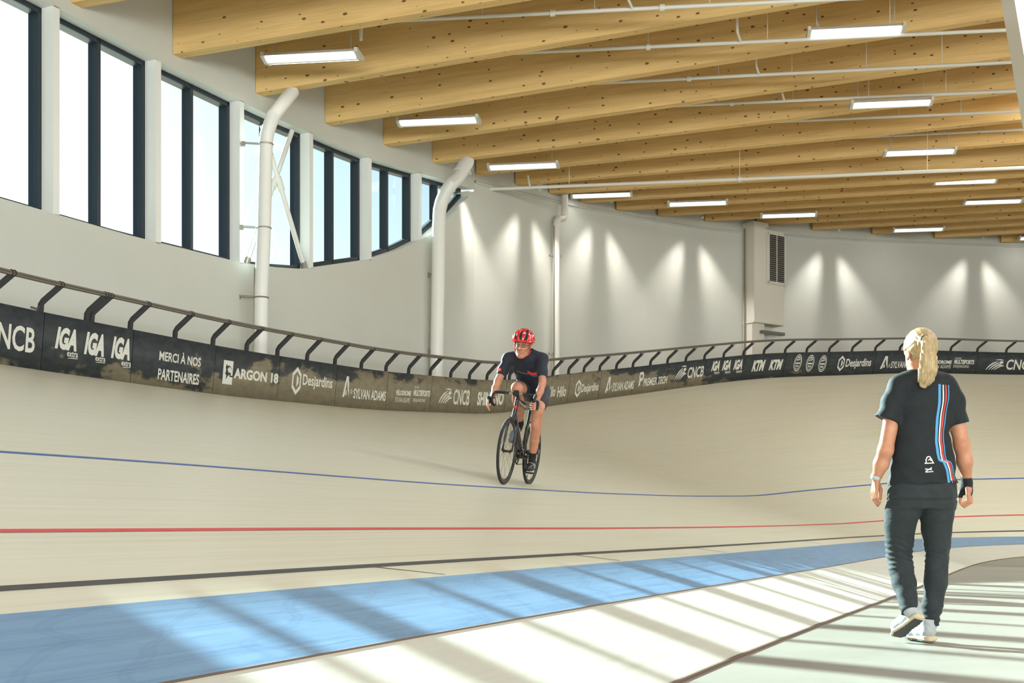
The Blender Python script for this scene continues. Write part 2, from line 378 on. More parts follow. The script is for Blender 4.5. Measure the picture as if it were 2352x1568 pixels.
# windows: frame members, mullion and two panes each
for k in range(-NPRE_W, 7):
    ya = max(Y0, WIN0 + (k - 1) * WINP + PIER_W); yb = WIN0 + k * WINP
    if k == 6: yb = 28.15
    wname = 'window_%d' % (k + 1 + NPRE_W); we = empty(wname, wl_pt((ya + yb) / 2, .27, sill((ya + yb) / 2)), kind='structure')
    inv = we.matrix_basis.inverted() if False else Matrix.Translation(-Vector(we.location))
    def P(y, D, z): return tuple(inv @ Vector(wl_pt(y, D, z)))
    fw, d0, d1 = .062, .19, .35
    def member(name, y0, y1, z0f, z1f):
        MB().hexa([P(y, D, z0f(y)) for y, D in ((y0, d0), (y1, d0), (y1, d1), (y0, d1))], [P(y, D, z1f(y)) for y, D in ((y0, d0), (y1, d0), (y1, d1), (y0, d1))]).build(name, M['frame'], we)
    lo = lambda y: sill(y); hi = lambda y: head(y)
    if k < 6: members = [('jamb', ya, ya + fw), ('mullion', (ya + yb) / 2 - fw / 2, (ya + yb) / 2 + fw / 2), ('jamb', yb - fw, yb)]
    else: members = [('jamb', ya, ya + fw), ('mullion', 27.05, 27.05 + fw)]
    for nm, a, c in members: member(nm, a, c, lo, hi)
    n = 6
    for nm, f0, f1 in (('head_frame', lambda y: head(y) - .075, hi), ('sill_frame', lo, lambda y: min(sill(y) + .075, head(y)))):
        yy = np.linspace(ya, yb, n + 1)
        rows = [[P(y, d0, f0(y)), P(y, d0, f1(y)), P(y, d1, f1(y)), P(y, d1, f0(y)), P(y, d0, f0(y))] for y in yy]
        sheet(nm, rows, M['frame'], we)
    mid = (ya + yb) / 2 if k < 6 else 27.05
    for a, c in ((ya, mid), (mid, yb)):
        yy = np.linspace(a, c, 5)
        v = [P(y, .27, sill(y)) for y in yy] + [P(y, .27, head(y)) for y in yy]
        mesh('pane', v, [(i, i + 1, i + 6, i + 5) for i in range(4)], M['pane'], we)
# bend wall
BE = [(-.707, 28.6), (.151, 30.1), (.965, 31.4), (1.775, 32.6), (2.767, 33.8), (3.987, 35.1), (5.436, 36.4), (7.129, 37.7), (9.03, 39.0), (11.148, 40.2), (13.426, 41.3), (15.899, 42.3)]
FW = [wl_pt(28.4)[:2]] + BE[1:] + [(18.7, 43.1), (22, 43.6), (26, 43.7), (31, 43), (36, 41), (41, 37.5), (45, 33), (48, 27), (49, 20)]
fw_ = [tuple(p)[:2] for p in crom([(x, y, 0) for x, y in FW], 8)]
far = sheet('wall_far', [[(x, y, 0), (x, y, 6), (x, y, 13.5)] for x, y in fw_], M['wall'], None, True); far['kind'] = 'structure'
def wall_at(px_ratio):
    """point of the bend wall with x/y == ratio (index interpolation), and its inward normal"""
    for (a, b) in zip(fw_[:-1], fw_[1:]):
        ra, rb = a[0] / a[1], b[0] / b[1]
        if ra <= px_ratio <= rb:
            t = (px_ratio - ra) / (rb - ra); p = Vector((a[0] + (b[0] - a[0]) * t, a[1] + (b[1] - a[1]) * t, 0)); d = Vector((b[0] - a[0], b[1] - a[1], 0)).normalized()
            return p, Vector((d.y, -d.x, 0)), d
MB().box((49, -24, 0), (49.3, 20.2, 13.5)).build('wall_right', M['wall'], None, kind='structure')
MB().box((-24, -24.3, 0), (49.3, -24, 13.5)).build('wall_near', M['wall'], None, kind='structure')
# thin ledge where the bend wall changes thickness
LED = ([28.6, 29.65, 31.85, 33.55, 36.5, 39, 42.7, 44], [8.10, 8.24, 8.48, 8.65, 8.88, 9.2, 9.72, 9.8])
rows = []
for (a, c) in zip(fw_[:-1], fw_[1:]):
    if a[0] > 24: break
    d = Vector((c[0] - a[0], c[1] - a[1], 0)).normalized(); nn = Vector((d.y, -d.x, 0)); z = float(np.interp(a[1], *LED)) if a[0] < 20 else 9.8
    rows.append([(a[0], a[1], z), (a[0] + nn.x * .05, a[1] + nn.y * .05, z), (a[0] + nn.x * .05, a[1] + nn.y * .05, z + .05), (a[0], a[1], z + .05)])
sheet('trim_3', rows, M['wall'], None)['kind'] = 'structure'

# ------------------------------------------------------------------ roof: deck and glulam beams
BP = [((-4.831, 19.05, 7.46), .1103), ((-4.007, 20.97, 7.537), .1148), ((-3.183, 22.9, 7.65), .1106), ((-2.356, 24.83, 7.841), .0968), ((-1.544, 26.72, 8.031), .0831),
      ((-.707, 28.6, 8.311), .0608), ((.151, 30.1, 8.472), .0459), ((.965, 31.4, 8.6), .0248), ((1.775, 32.6, 8.69), .0248), ((2.767, 33.8, 8.783), .0263), ((3.987, 35.1, 8.95), .0249),
      ((5.436, 36.4, 9.111), .0281), ((7.129, 37.7, 9.293), .0254), ((9.03, 39.0, 9.454), .0265), ((11.148, 40.2, 9.598), .0278), ((13.426, 41.3, 9.711), .0294), ((15.899, 42.3, 9.789), .0400)]
pre = []
for k in range(22, 0, -1):
    y = 19.05 - 1.92 * k
    if y > -22: pre.append((wl_pt(y)[:2] + (7.44 - .004 * k,), .110))
BALL = pre + BP; NPRE = len(pre)
CA, SA = math.cos(R(7.8)), math.sin(R(7.8)); BW, BD = .20, 1.30
ceil = empty('ceiling', kind='structure')
def beam_end(p, sl, X):
    t = (X - p[0]) / CA; return Vector((X, p[1] - SA * t, p[2] + sl * t))
tops = []
for i, (p, sl) in enumerate(BALL):
    a = Vector(p); c = beam_end(p, sl, 21.0); off = Vector((-SA * BW, -CA * BW, 0))   # traced edge is the far lower edge
    up = Vector((0, 0, BD)); a0 = a - Vector((CA * .05, -SA * .05, 0))
    v = []; uv = []; f = []
    Lb = (c - a0).length
    for (q, u) in ((a0, 0), (c, Lb)):
        for (r_, vv_) in ((q, BD + BW), (q + off, BD), (q + off + up, 0), (q + up, -.3)): v.append(r_); uv.append((u + i * 7.3, vv_ + i * 3.1))
    f = [(0, 1, 5, 4), (1, 2, 6, 5), (2, 3, 7, 6), (3, 0, 4, 7), (3, 2, 1, 0), (4, 5, 6, 7)]
    mesh('beam', v, f, M['beam'], ceil, uv)
    tops.append((a0 + up, c + up))
rows = [[(a.x - 3, a.y + .4, a.z - .01)] + [tuple(a.lerp(c, t) - Vector((0, 0, .01))) for t in (0, .33, .66, 1)] + [(36, c.y - 2, c.z + .2), (50, c.y - 4, c.z)] for a, c in tops]
rows = [[(p[0], -25, p[2]) for p in rows[0]]] + rows + [[(p[0] + 2, 46, p[2]) for p in rows[-1]]]
sheet('roof_deck', rows, M['deck'], ceil)
# ------------------------------------------------------------------ hanging strip lights
FIX = [((-3.021, 19.718, 7.712), 'near beam end above the left windows, largest of the left row'), ((-1.323, 23.567, 7.932), 'second along the row over the left wall'), ((.242, 27.373, 8.166), 'third along the row over the left wall'),
       ((2.188, 31.788, 8.677), 'fourth along the wall row, below the long white pipe'), ((4.67, 32.771, 8.717), 'fifth along the wall row, left of the wall vent'), ((7.483, 35.27, 9.013), 'sixth along the wall row, just above the wall vent'),
       ((12.215, 39.209, 9.515), 'seventh along the wall row, right of the wall vent'), ((5.427, 20.599, 8.433), 'first and largest of the inner row at top right'), ((7.102, 24.435, 8.527), 'second of the inner row at right'),
       ((8.755, 28.013, 8.641), 'third of the inner row at right'), ((11.077, 31.894, 9.034), 'fourth of the inner row, below the long white pipe'), ((12.733, 34.551, 9.201), 'fifth and smallest of the inner row'),
       ((16.98, 41.7, 9.82), 'eighth along the wall row, cut by the right picture edge')]
def lamp_proto():
    t = empty('strip_light')
    hl, hw = .70, .20
    m = MB(); m.hexa([(-hl, -hw, 0), (hl, -hw, 0), (hl, hw, 0), (-hl, hw, 0)], [(-hl, -hw * .8, .05), (hl, -hw * .8, .05), (hl, hw * .8, .05), (-hl, hw * .8, .05)])
    m.build('housing', M['lamp_frame'], t)
    for s in (-1, 1):
        m = MB(); e = .018
        y0, y1 = s * .008, s * (hw - .008)
        v = [(-hl + e, y0, -.045), (hl - e, y0, -.045), (hl - e, y1, -.004), (-hl + e, y1, -.004)]
        v += [(a, b_, 0.0) for a, b_, c in v]
        m.add(v, [(0, 1, 2, 3), (0, 4, 5, 1), (1, 5, 6, 2), (2, 6, 7, 3), (3, 7, 4, 0)] if s < 0 else [(3, 2, 1, 0), (1, 5, 4, 0), (2, 6, 5, 1), (3, 7, 6, 2), (0, 4, 7, 3)])
        m.build('diffuser', M['lamp'], t)
    MB().box((-hl, -.016, -.058), (hl, .016, 0)).build('centre_rib', M['lamp_frame'], t)
    for s in (-1, 1):
        x = s * hl
        m = MB(); xs = sorted((x, x + s * .05))
        m.add([(xs[0], -hw - .01, -.012), (xs[0], 0, -.06), (xs[0], hw + .01, -.012), (xs[0], hw + .01, .055), (xs[0], -hw - .01, .055),
               (xs[1], -hw - .01, -.012), (xs[1], 0, -.06), (xs[1], hw + .01, -.012), (xs[1], hw + .01, .055), (xs[1], -hw - .01, .055)],
              [(4, 3, 2, 1, 0), (5, 6, 7, 8, 9), (0, 1, 6, 5), (1, 2, 7, 6), (2, 3, 8, 7), (3, 4, 9, 8), (4, 0, 5, 9)])
        m.build('end_cap', M['lamp_frame'], t)
        MB().tube([(s * .6, 0, .05), (s * .6, 0, 1.35)], .006, 6).build('hanger_wire', M['cable'], t)
    MB().tube(crom([(-.52, .02, .05), (-.56, .02, .12), (-.60, .03, .25), (-.61, .03, .5), (-.61, .03, 1.3)], 4), .009, 6).build('power_cable', M['cable'], t)
    return t
lp = lamp_proto()
for i, (p, w) in enumerate(FIX):
    o = lp if i == 0 else copy_tree(lp)
    o.location = p; o.rotation_euler = (0, 0, -R(7.8)); tag(o, 'white hanging strip light, ' + w, 'light', 'strip lights hung between the roof beams')
    ld = bpy.data.lights.new('strip_lamp', 'AREA'); ld.shape = 'RECTANGLE'; ld.size = 1.35; ld.size_y = .36; ld.energy = LAMP_W; ld.color = (1.0, .97, .90)
    lo = bpy.data.objects.new('strip_lamp', ld); link(lo); lo.location = (p[0], p[1], p[2] - .075); lo.rotation_euler = (0, 0, -R(7.8))

# ------------------------------------------------------------------ sprinkler pipes
PIPES = [((-1.605, 19.524, 8.21), (4.52, 18.686, 8.179), [.36, .62], [.55]), ((.879, 21.222, 8.371), (7.829, 20.27, 8.35), [.19], [.40]), ((3.998, 22.838, 8.516), (8.634, 22.203, 8.535), [-.19], [.07]),
         ((4.344, 24.813, 8.682), (9.473, 24.11, 8.68), [-.03], [.16]), ((5.771, 26.615, 8.9), (10.218, 26.006, 8.903), [], []), ((8.154, 28.58, 9.175), (11.072, 28.18, 9.197), [], []), ((-.689, 29.064, 8.125), (10.801, 27.49, 8.179), [.49], [])]
PW = ['first pipe from the top, behind the nearest beam', 'second from the top, passing behind the largest inner light', 'third from the top', 'fourth from the top, above the second inner light',
      'fifth from the top, thin and far', 'sixth from the top, ending above the third inner light', 'lowest and longest, running to the wall corner']
for i, (a, c, coup, drops) in enumerate(PIPES):
    a = Vector(a); c = Vector(c); d = (c - a); t = empty('sprinkler_pipe', tuple(a)); tag(t, 'white sprinkler pipe under the roof, ' + PW[i], 'pipe', 'white sprinkler pipes between the roof beams')
    n = d.normalized(); a2 = a - n * (0 if i == 6 else 3.2); c2 = c + n * 2.6; r = .030 if i < 6 else .038
    lo_ = lambda p: p - a
    MB().tube([lo_(a2), lo_(c2)], r, 10).build('pipe_run', M['pipe'], t, True)
    for q in coup:
        p = a + d * q; MB().tube([lo_(p - n * .035), lo_(p + n * .035)], r * 1.75, 10).build('coupling', M['pipe'], t, True)
    for q in (np.arange(-.35, 1.3, .27) if i < 6 else (.17, .49, .83, 1.1)):
        p = a + d * q; MB().tube([lo_(p), lo_(p + Vector((0, 0, 1.15)))], .007, 6).build('hanger_rod', M['pipe'], t)
    for q in drops + [q - .55 for q in drops]:
        p = a + d * q
        MB().tube([lo_(p), lo_(p + Vector((-.10, -.28, .05))), lo_(p + Vector((-.11, -.31, .12))), lo_(p + Vector((-.11, -.31, .75)))], .020, 8).build('sprinkler_riser', M['pipe'], t, True)
    if i == 6:
        p = a; MB().tube([lo_(a), lo_(a + Vector((-.12, .05, -.02))), lo_(a + Vector((-.15, .06, -.14))), lo_(a + Vector((-.15, .06, -4.8)))], r * .95, 10).build('down_pipe', M['pipe'], t, True)
        for z in (-1.4, -3.2): MB().box((-.2, -.02, z), (-.1, .13, z + .05)).build('pipe_clamp', M['zinc'], t)
        p = a + d * .095; MB().tube([lo_(p), lo_(p + Vector((-.05, -.02, .26)))], .022, 8).build('sprinkler_riser', M['pipe'], t, True)
tag(MB().tube([(-2.25, 19.4, 7.86), (-2.25, 19.4, 7.98), (-2.25, 19.4, 8.5)], [.022, .028, .02], 8).build('sprinkler', M['pipe'], None, True), 'small sprinkler nozzle under the first big beam, beside the largest left light', 'sprinkler')

# ------------------------------------------------------------------ bent white columns and braces at the left wall
def bent_column(pts, r, base, label, collar):
    t = empty('bent_column', base); tag(t, label, 'column', None); B = Vector(base); lo_ = lambda p: Vector(p) - B
    MB().tube([lo_(p) for p in pts], r, 20).build('shaft', M['steel'], t, True)
    for (a, c) in collar: MB().tube([lo_(a), lo_(c)], r * 1.10, 20).build('collar', M['steel'], t, True)
    return t
def inward(p, x0): return (p[0], p[1] - .43 * (p[0] - x0), p[2])
pa = [(-3.93, 20.38, 0), (-3.93, 20.38, 3.3), (-3.92, 20.38, 4.3), (-3.88, 20.38, 5.3), (-3.85, 20.38, 6.62)] + [inward(p, -3.85) for p in ((-3.83, 20.38, 6.76), (-3.78, 20.38, 6.90), (-3.72, 20.33, 7.0))] + [(-3.51, 20.84, 7.58)]
ca = bent_column(pa, .108, (-3.93, 20.38, 0), 'white bent tube column in front of the fourth window, nearer of the two', [])
for z, x in ((5.29, -3.88), (6.6, -3.85), (4.2, -3.92)):
    m = MB(); p = Vector((x + 3.93, 0, z)); m.tube([p + Vector((.11 * math.cos(a), .11 * math.sin(a), 0)) for a in np.linspace(0, 2 * math.pi, 15)[:-1]], .012, 6, closed=True)
    m.bar(p + Vector((-.1, 0, 0)), p + Vector((-.36, .02, .02)), .016, .016); m.bar(p + Vector((-.1, .04, .03)), p + Vector((-.36, .06, .05)), .010, .010); m.box((p.x - .38, p.y, p.z - .02), (p.x - .33, p.y + .05, p.z + .05))
    m.build('wall_bracket', M['zinc'] if z != 4.2 else M['conduit'], ca)
pb = [(-1.53, 26.30, 0), (-1.52, 26.30, 3.86), (-1.49, 26.30, 5.5), (-1.476, 26.30, 6.67), (-1.46, 26.30, 7.0), (-1.42, 26.30, 7.16)] + [inward(p, -1.42) for p in ((-1.34, 26.30, 7.34), (-1.22, 26.3, 7.50))] + [(-1.09, 26.36, 7.66), (-.90, 26.58, 8.10)]
cb = bent_column(pb, .135, (-1.53, 26.30, 0), 'white bent tube column at the far end of the windows, with a collar at its elbow', [((-1.04, 26.42, 7.78), (-.92, 26.56, 8.06))])
for (z, x) in ((5.7, -.16), (4.15, -.16)):
    MB().box((x - .05, .05, z - .05), (x + .03, .13, z + .05)).box((x + .03, -.02, z), (x + .2, .02, z + .02)).build('wall_bracket', M['conduit'], cb)
tag(MB().tube([(-1.70, 26.45, .3), (-1.70, 26.45, 6.2)], .018, 8).build('cable_conduit', M['conduit'], None, True), 'thin grey conduit running down the wall beside the far bent column', 'conduit')
tag(MB().tube([(-4.07, 20.5, .3), (-4.05, 20.5, 4.7)], .010, 8).build('cable_conduit', M['conduit'], None, True), 'thin conduit down the wall beside the near bent column', 'conduit')
def brace(a, c, lab):
    t = empty('tie_brace', tuple(a)); A = Vector(a); C = Vector(c) - A
    MB().tube([(0, 0, 0), C], .042, 12).build('rod', M['steel'], t, True)
    q = C * .6; n = C.normalized(); MB().tube([q - n * .12, q + n * .12], .06, 10).build('turnbuckle', M['steel'], t, True)
    MB().tube([-n * .02, n * .1], .055, 10).build('end_fork', M['zinc'], t, True)
    tag(t, lab, 'brace')
brace(wl_pt(20.68, .10, 4.80), wl_pt(21.9, .10, 7.28), 'white tie brace leaning right across the fourth window')
brace(wl_pt(22.18, .05, 5.03), wl_pt(21.02, .05, 7.10), 'white tie brace leaning left across the fourth window')
tag(MB().hexa([wl_pt(28.15, .01, 7.0), wl_pt(28.75, .01, 7.3), wl_pt(28.75, .38, 7.3), wl_pt(28.15, .38, 7.0)], [wl_pt(28.15, .01, 7.86), wl_pt(28.75, .01, 7.95), wl_pt(28.75, .38, 7.95), wl_pt(28.15, .38, 7.86)]).build('trim_4', M['wall'], None), kind='structure')
# white down-pipe with an offset elbow on the bend wall
p, nn, dd = wall_at((1265 - 1176) / 2993.13)
B = p + nn * .16; t = empty('drain_pipe', tuple(B)); tag(t, 'white drain pipe with an offset elbow on the bend wall behind the rider', 'pipe')
MB().tube([Vector((0, 0, .3)), (0, 0, 7.75)] + [Vector((0, 0, 0)) + dd * a + Vector((0, 0, z)) for a, z in ((.02, 7.9), (.08, 8.0), (.2, 8.03), (.32, 8.06), (.38, 8.16))] + [dd * .40 + Vector((0, 0, 9.3))], .085, 14).build('pipe_run', M['pipe'], t, True)
MB().tube([dd * -.12 + Vector((0, 0, .3)), dd * -.12 + Vector((0, 0, 7.8))], .012, 6).build('conduit', M['conduit'], t)
for z in (7.1, 4.75): MB().bar(dd * -.17 + nn * -.1 + Vector((0, 0, z)), dd * .1 + nn * .09 + Vector((0, 0, z)), .05, .045).build('pipe_clamp', M['zinc'], t)
# duct with a tall grille on the bend wall
p, nn, dd = wall_at((1722 - 1176) / 2993.13)
t = empty('air_duct', tuple(p)); tag(t, 'boxed white air duct with a tall grey grille on the bend wall', 'duct')
t.rotation_euler = (0, 0, math.atan2(dd.y, dd.x))
# local: x along the wall (right), y outward (-y is into the hall)
MB().box((-.26, -.42, 6.45), (.24, .02, 9.15)).build('duct_body', M['duct'], t)
MB().box((-.26, -.34, .2), (.24, .02, 6.44)).build('lower_duct', M['duct'], t)
MB().box((.22, -.46, 7.55), (.98, -.40, 9.02)).box((.24, -.42, 6.45), (.98, .02, 9.10)).build('grille_housing', M['duct'], t)
fr = MB().box((.25, -.50, 7.58), (.29, -.46, 9.0)).box((.92, -.50, 7.58), (.96, -.46, 9.0)).box((.25, -.50, 8.96), (.96, -.46, 9.0)).box((.25, -.50, 7.58), (.96, -.46, 7.62)).box((.59, -.496, 7.6), (.615, -.47, 8.98)); fr.build('grille_frame', M['pipe'], t)
for k in range(22): MB().box((.29, -.49, 7.64 + k * .06), (.92, -.475, 7.675 + k * .06), Matrix.Identity(4)).build('slat', M['grille'], t)
MB().box((.285, -.472, 7.6), (.925, -.462, 8.98)).build('grille_back', M['black'], t)
MB().box((-.29, -.45, 6.40), (.98, .02, 6.44)).build('flange', M['duct'], t); MB().box((.05, -.46, 6.12), (.98, -.30, 6.2)).build('flange', M['grille'], t)
MB().tube([(-.31, -.1, .3), (-.31, -.1, 9.1)], .022, 8).build('conduit', M['conduit'], t)
MB().box((-.3, -.44, 9.15), (.3, .02, 9.27)).build('top_flange', M['duct'], t)
# leaning steel strut at the top right corner of the view
s0, s1 = Vector((7.35, 18.0, 6.2)), Vector((6.80, 18.0, 9.4)); s0 = s1 + (s0 - s1) * 2.6
t = MB().bar(s0, s1, .42, .42, (0, 1, 0)).build('leaning_strut', M['steel'], None); tag(t, 'pale leaning steel strut cut by the top right corner', 'column')

# ------------------------------------------------------------------ wall spots (scalloped light on the bend wall)
SPT = [(1048, 8.1, .3), (1207, 8.45, .38), (1376, 8.85, .40), (1588, 9.1, .40), (1905, 9.5, .40), (2238, 9.85, .40)]
SW = ['in the corner past the last window', 'left of the drain pipe', 'right of the drain pipe', 'left of the air duct', 'right of the air duct', 'above the woman at right']
for (px, z, off), w in zip(SPT, SW):
    p, nn, dd = wall_at((px - 1176) / 2993.13) if px > 1100 else (Vector(wl_pt(27.6)), Vector((WC, -WS, 0)), Vector((WS, WC, 0)))
    q = p + nn * off; t = empty('wall_spotlight', (q.x, q.y, z))
    tag(t, 'small twin white spotlight under the roof, ' + w, 'light', 'twin spotlights along the top of the bend wall')
    MB().box((-.07, -.07, .06), (.07, .07, .12)).build('base', M['lamp_frame'], t)
    MB().tube([(0, 0, .1), (0, 0, 1.0)], .012, 6).build('stem', M['lamp_frame'], t)
    for s in ((-1, 1) if px > 1100 else (1,)):
        aim = (dd * s * .50 - nn * .055 + Vector((0, 0, -1))).normalized()
        MB().tube([aim * -.02, aim * .07], [.03, .035], 10).build('lamp_head', M['lamp_frame'], t)
        ld = bpy.data.lights.new('spot_lamp', 'SPOT'); ld.energy = SPOT_W; ld.spot_size = R(46); ld.spot_blend = 1.0; ld.color = (1, .97, .92); ld.shadow_soft_size = .12
        lo = bpy.data.objects.new('spot_lamp', ld); link(lo); lo.location = Vector((q.x, q.y, z)) + aim * .09; lo.rotation_euler = (-aim).to_track_quat('Z', 'Y').to_euler()
# ------------------------------------------------------------------ safety fence on the outer edge
fence = empty('safety_fence', tuple(board_pt(np.array([12.0]), 0)[0]))
tag(fence, 'dark sponsor hoarding with a steel handrail along the top of the track', 'fence')
FO = Vector(fence.location)
def fl_(P): return np.asarray(P) - np.array(FO)[None, :] if np.ndim(P) == 2 else np.asarray(P) - np.array(FO)
POSTL = [3.0, 3.74, 4.47, 5.21, 5.98, 6.85, 7.66, 8.44, 9.2, 9.98, 10.75, 11.52, 12.27, 12.98, 13.67, 14.34, 14.96, 15.54, 16.13, 16.64, 17.15, 17.66, 18.15, 18.63, 19.12, 19.63, 20.13, 20.65, 21.15, 21.68, 22.21, 22.75, 23.3, 23.86, 24.44, 25.03, 25.64, 26.25, 26.86, 27.5, 28.14, 28.81, 29.49, 30.22, 30.95, 31.7, 32.45, 33.2]
edges = [POSTL[0] - .1] + [(POSTL[i] + .02) for i in range(2, len(POSTL) - 1, 2)] + [POSTL[-1] + .3]
panels = []
for a, c in zip(edges[:-1], edges[1:]):
    lsx = np.linspace(a + .004, c - .004, 9); th = .022
    rows = [board_pt(lsx, .004, -th), board_pt(lsx, .004), board_pt(lsx, HB), board_pt(lsx, HB, -th), board_pt(lsx, .004, -th)]
    P = np.stack(rows, 1); n, m_ = P.shape[:2]; vv_ = [0, 0, HB, HB, 0]
    uv = np.stack([np.repeat(lsx, m_), np.tile(vv_, n)], -1)
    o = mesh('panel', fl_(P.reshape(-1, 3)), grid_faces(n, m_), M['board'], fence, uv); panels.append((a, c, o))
# handrail with slots, clamps and bent posts
HR, RIN = .9826, .02
lsx = np.arange(POSTL[0] - .1, POSTL[-1] + .4, .1)
MB().tube([Vector(p) for p in fl_(board_pt(lsx, HR, RIN))], .029, 12).build('handrail', M['rail'], fence, True)
MB().tube([Vector(p) for p in fl_(board_pt(lsx, HR + .003, RIN + .0292))], .0045, 5).build('rail_groove', M['black'], fence)
def post(l, sc=1.0, dark=True):
    ln = np.array([l]); f = lambda h, i, al: Vector(fl_(board_pt(ln, h, i, al))[0])
    m = MB(); al = .20
    path = [f(.05, -.045, 0), f(HB + .085, -.045, 0), f(HB + .13, -.04, .03), f(HR - .045, RIN - .01, al - .02), f(HR - .02, RIN, al)]
    w, h = .060, .034
    inn = (f(.3, .1, 0) - f(.3, 0, 0)).normalized()
    prev = None
    for k, q in enumerate(path):
        d = (path[min(k + 1, len(path) - 1)] - path[max(k - 1, 0)]).normalized(); sd = d.cross(inn).normalized()
        c = [q - sd * w / 2 - inn * h / 2, q + sd * w / 2 - inn * h / 2, q + sd * w / 2 + inn * h / 2, q - sd * w / 2 + inn * h / 2]
        if prev: m.hexa(prev, c)
        prev = c
    m.build('post', M['black'], fence)
    for da in (-.012, .032):
        c = f(HR, RIN, al + da); tg = (f(HR, RIN, al + .2) - f(HR, RIN, al - .2)).normalized(); u = tg.orthogonal().normalized(); v = tg.cross(u)
        MB().tube([c + (u * math.cos(a) + v * math.sin(a)) * .032 for a in np.linspace(0, 2 * math.pi, 13)[:-1]], .006, 5, closed=True).build('clamp_ring', M['black'], fence)
for i, l in enumerate(POSTL):
    post(l)
    if i in (3, 18, 19): post(l + .085 + (.06 if i > 3 else 0))
ln = np.array([4.40]); q = Vector(fl_(board_pt(ln, HB + .02, -.02))[0]); MB().bar(q, q + Vector((-.07, -.03, .02)), .03, .02).bar(q + Vector((0, 0, -.03)), q + Vector((.02, 0, .04)), .03, .03).build('latch', M['black'], fence)

# ------------------------------------------------------------------ lettering on the hoarding (flat print, bent along the boards)
LETTERS = [
 ('CNCB', 3.629, 4.372, 0.266, 0.696, ''),
 ('IGA', 4.681, 5.031, 0.414, 0.807, 'i'),
 ('extra', 4.883, 5.06, 0.272, 0.41, 'u'),
 ('IGA', 5.155, 5.496, 0.396, 0.81, 'i'),
 ('extra', 5.354, 5.527, 0.278, 0.399, 'u'),
 ('IGA', 5.62, 5.958, 0.405, 0.815, 'i'),
 ('extra', 5.815, 5.99, 0.262, 0.389, 'u'),
 ('MERCI À NOS', 6.514, 7.37, 0.512, 0.736, ''),
 ('PARTENAIRES', 6.514, 7.36, 0.14, 0.356, ''),
 ('@box', 7.875, 8.097, 0.238, 0.733, ''),
 ('ARGON 18', 8.127, 9.209, 0.382, 0.604, 'b'),
 ('@hex', 9.568, 9.798, 0.204, 0.79, ''),
 ('Desjardins', 9.845, 10.661, 0.343, 0.672, ''),
 ('@A', 10.973, 11.164, 0.251, 0.761, ''),
 ('@star', 11.176, 11.266, 0.332, 0.465, ''),
 ('SYLVAN ADAMS', 11.292, 12.27, 0.24, 0.49, ''),
 ('VÉLODROME', 12.568, 13.047, 0.415, 0.577, 'b'),
 ('SYLVAN ADAMS', 12.568, 13.033, 0.232, 0.361, 'l'),
 ('CENTRE', 13.131, 13.283, 0.623, 0.689, 'l'),
 ('MULTISPORTS', 13.131, 13.655, 0.422, 0.588, 'b'),
 ('DESJARDINS', 13.131, 13.521, 0.243, 0.353, 'l'),
 ('@swoosh', 13.96, 14.39, 0.259, 0.67, ''),
 ('CNCB', 14.433, 14.969, 0.239, 0.68, ''),
 ('SHIMANO', 15.232, 16.094, 0.243, 0.648, 'b'),
 ('Hilo', 17.16, 17.422, 0.337, 0.67, ''),
 ('Hilo', 17.505, 17.753, 0.307, 0.65, ''),
 ('Hilo', 17.822, 18.097, 0.265, 0.618, ''),
 ('@hex', 18.385, 18.549, 0.191, 0.746, ''),
 ('Desjardins', 18.576, 19.106, 0.237, 0.597, ''),
 ('@A', 19.331, 19.483, 0.209, 0.745, ''),
 ('@star', 19.483, 19.536, 0.301, 0.458, ''),
 ('SYLVAN ADAMS', 19.55, 20.198, 0.217, 0.523, ''),
 ('@P', 20.328, 20.471, 0.28, 0.782, ''),
 ('PREMIER TECH', 20.483, 21.175, 0.261, 0.538, ''),
 ('@swoosh', 21.403, 21.718, 0.333, 0.829, ''),
 ('CNCB', 21.756, 22.216, 0.34, 0.756, ''),
 ('IGA', 22.425, 22.646, 0.5, 0.892, 'i'),
 ('extra', 22.524, 22.67, 0.361, 0.473, 'u'),
 ('IGA', 22.731, 22.956, 0.479, 0.872, 'i'),
 ('extra', 22.828, 22.98, 0.338, 0.451, 'u'),
 ('IGA', 23.046, 23.286, 0.455, 0.851, 'i'),
 ('extra', 23.142, 23.31, 0.314, 0.427, 'u'),
 ('KTM', 23.572, 23.914, 0.321, 0.762, 'i'),
 ('KTM', 24.045, 24.397, 0.327, 0.743, 'i'),
 ('@round', 24.704, 24.92, 0.219, 0.933, ''),
 ('@round', 25.045, 25.259, 0.191, 0.906, ''),
 ('@round', 25.389, 25.601, 0.162, 0.878, ''),
 ('@hex', 25.916, 26.079, 0.203, 0.809, ''),
 ('Desjardins', 26.125, 26.791, 0.251, 0.693, ''),
 ('@A', 27.051, 27.243, 0.224, 0.77, ''),
 ('@star', 27.254, 27.31, 0.257, 0.453, ''),
 ('SYLVAN ADAMS', 27.321, 28.101, 0.24, 0.534, ''),
 ('VÉLODROME', 28.283, 28.87, 0.426, 0.622, 'b'),
 ('SYLVAN ADAMS', 28.283, 28.87, 0.23, 0.387, 'l'),
 ('CENTRE', 28.933, 29.094, 0.647, 0.725, 'l'),
 ('MULTISPORTS', 28.933, 29.439, 0.435, 0.632, 'b'),
 ('DESJARDINS', 28.933, 29.328, 0.237, 0.394, 'l'),
 ('@swoosh', 29.77, 30.218, 0.212, 0.674, ''),
 ('CNCB', 30.261, 30.973, 0.223, 0.692, ''),
]
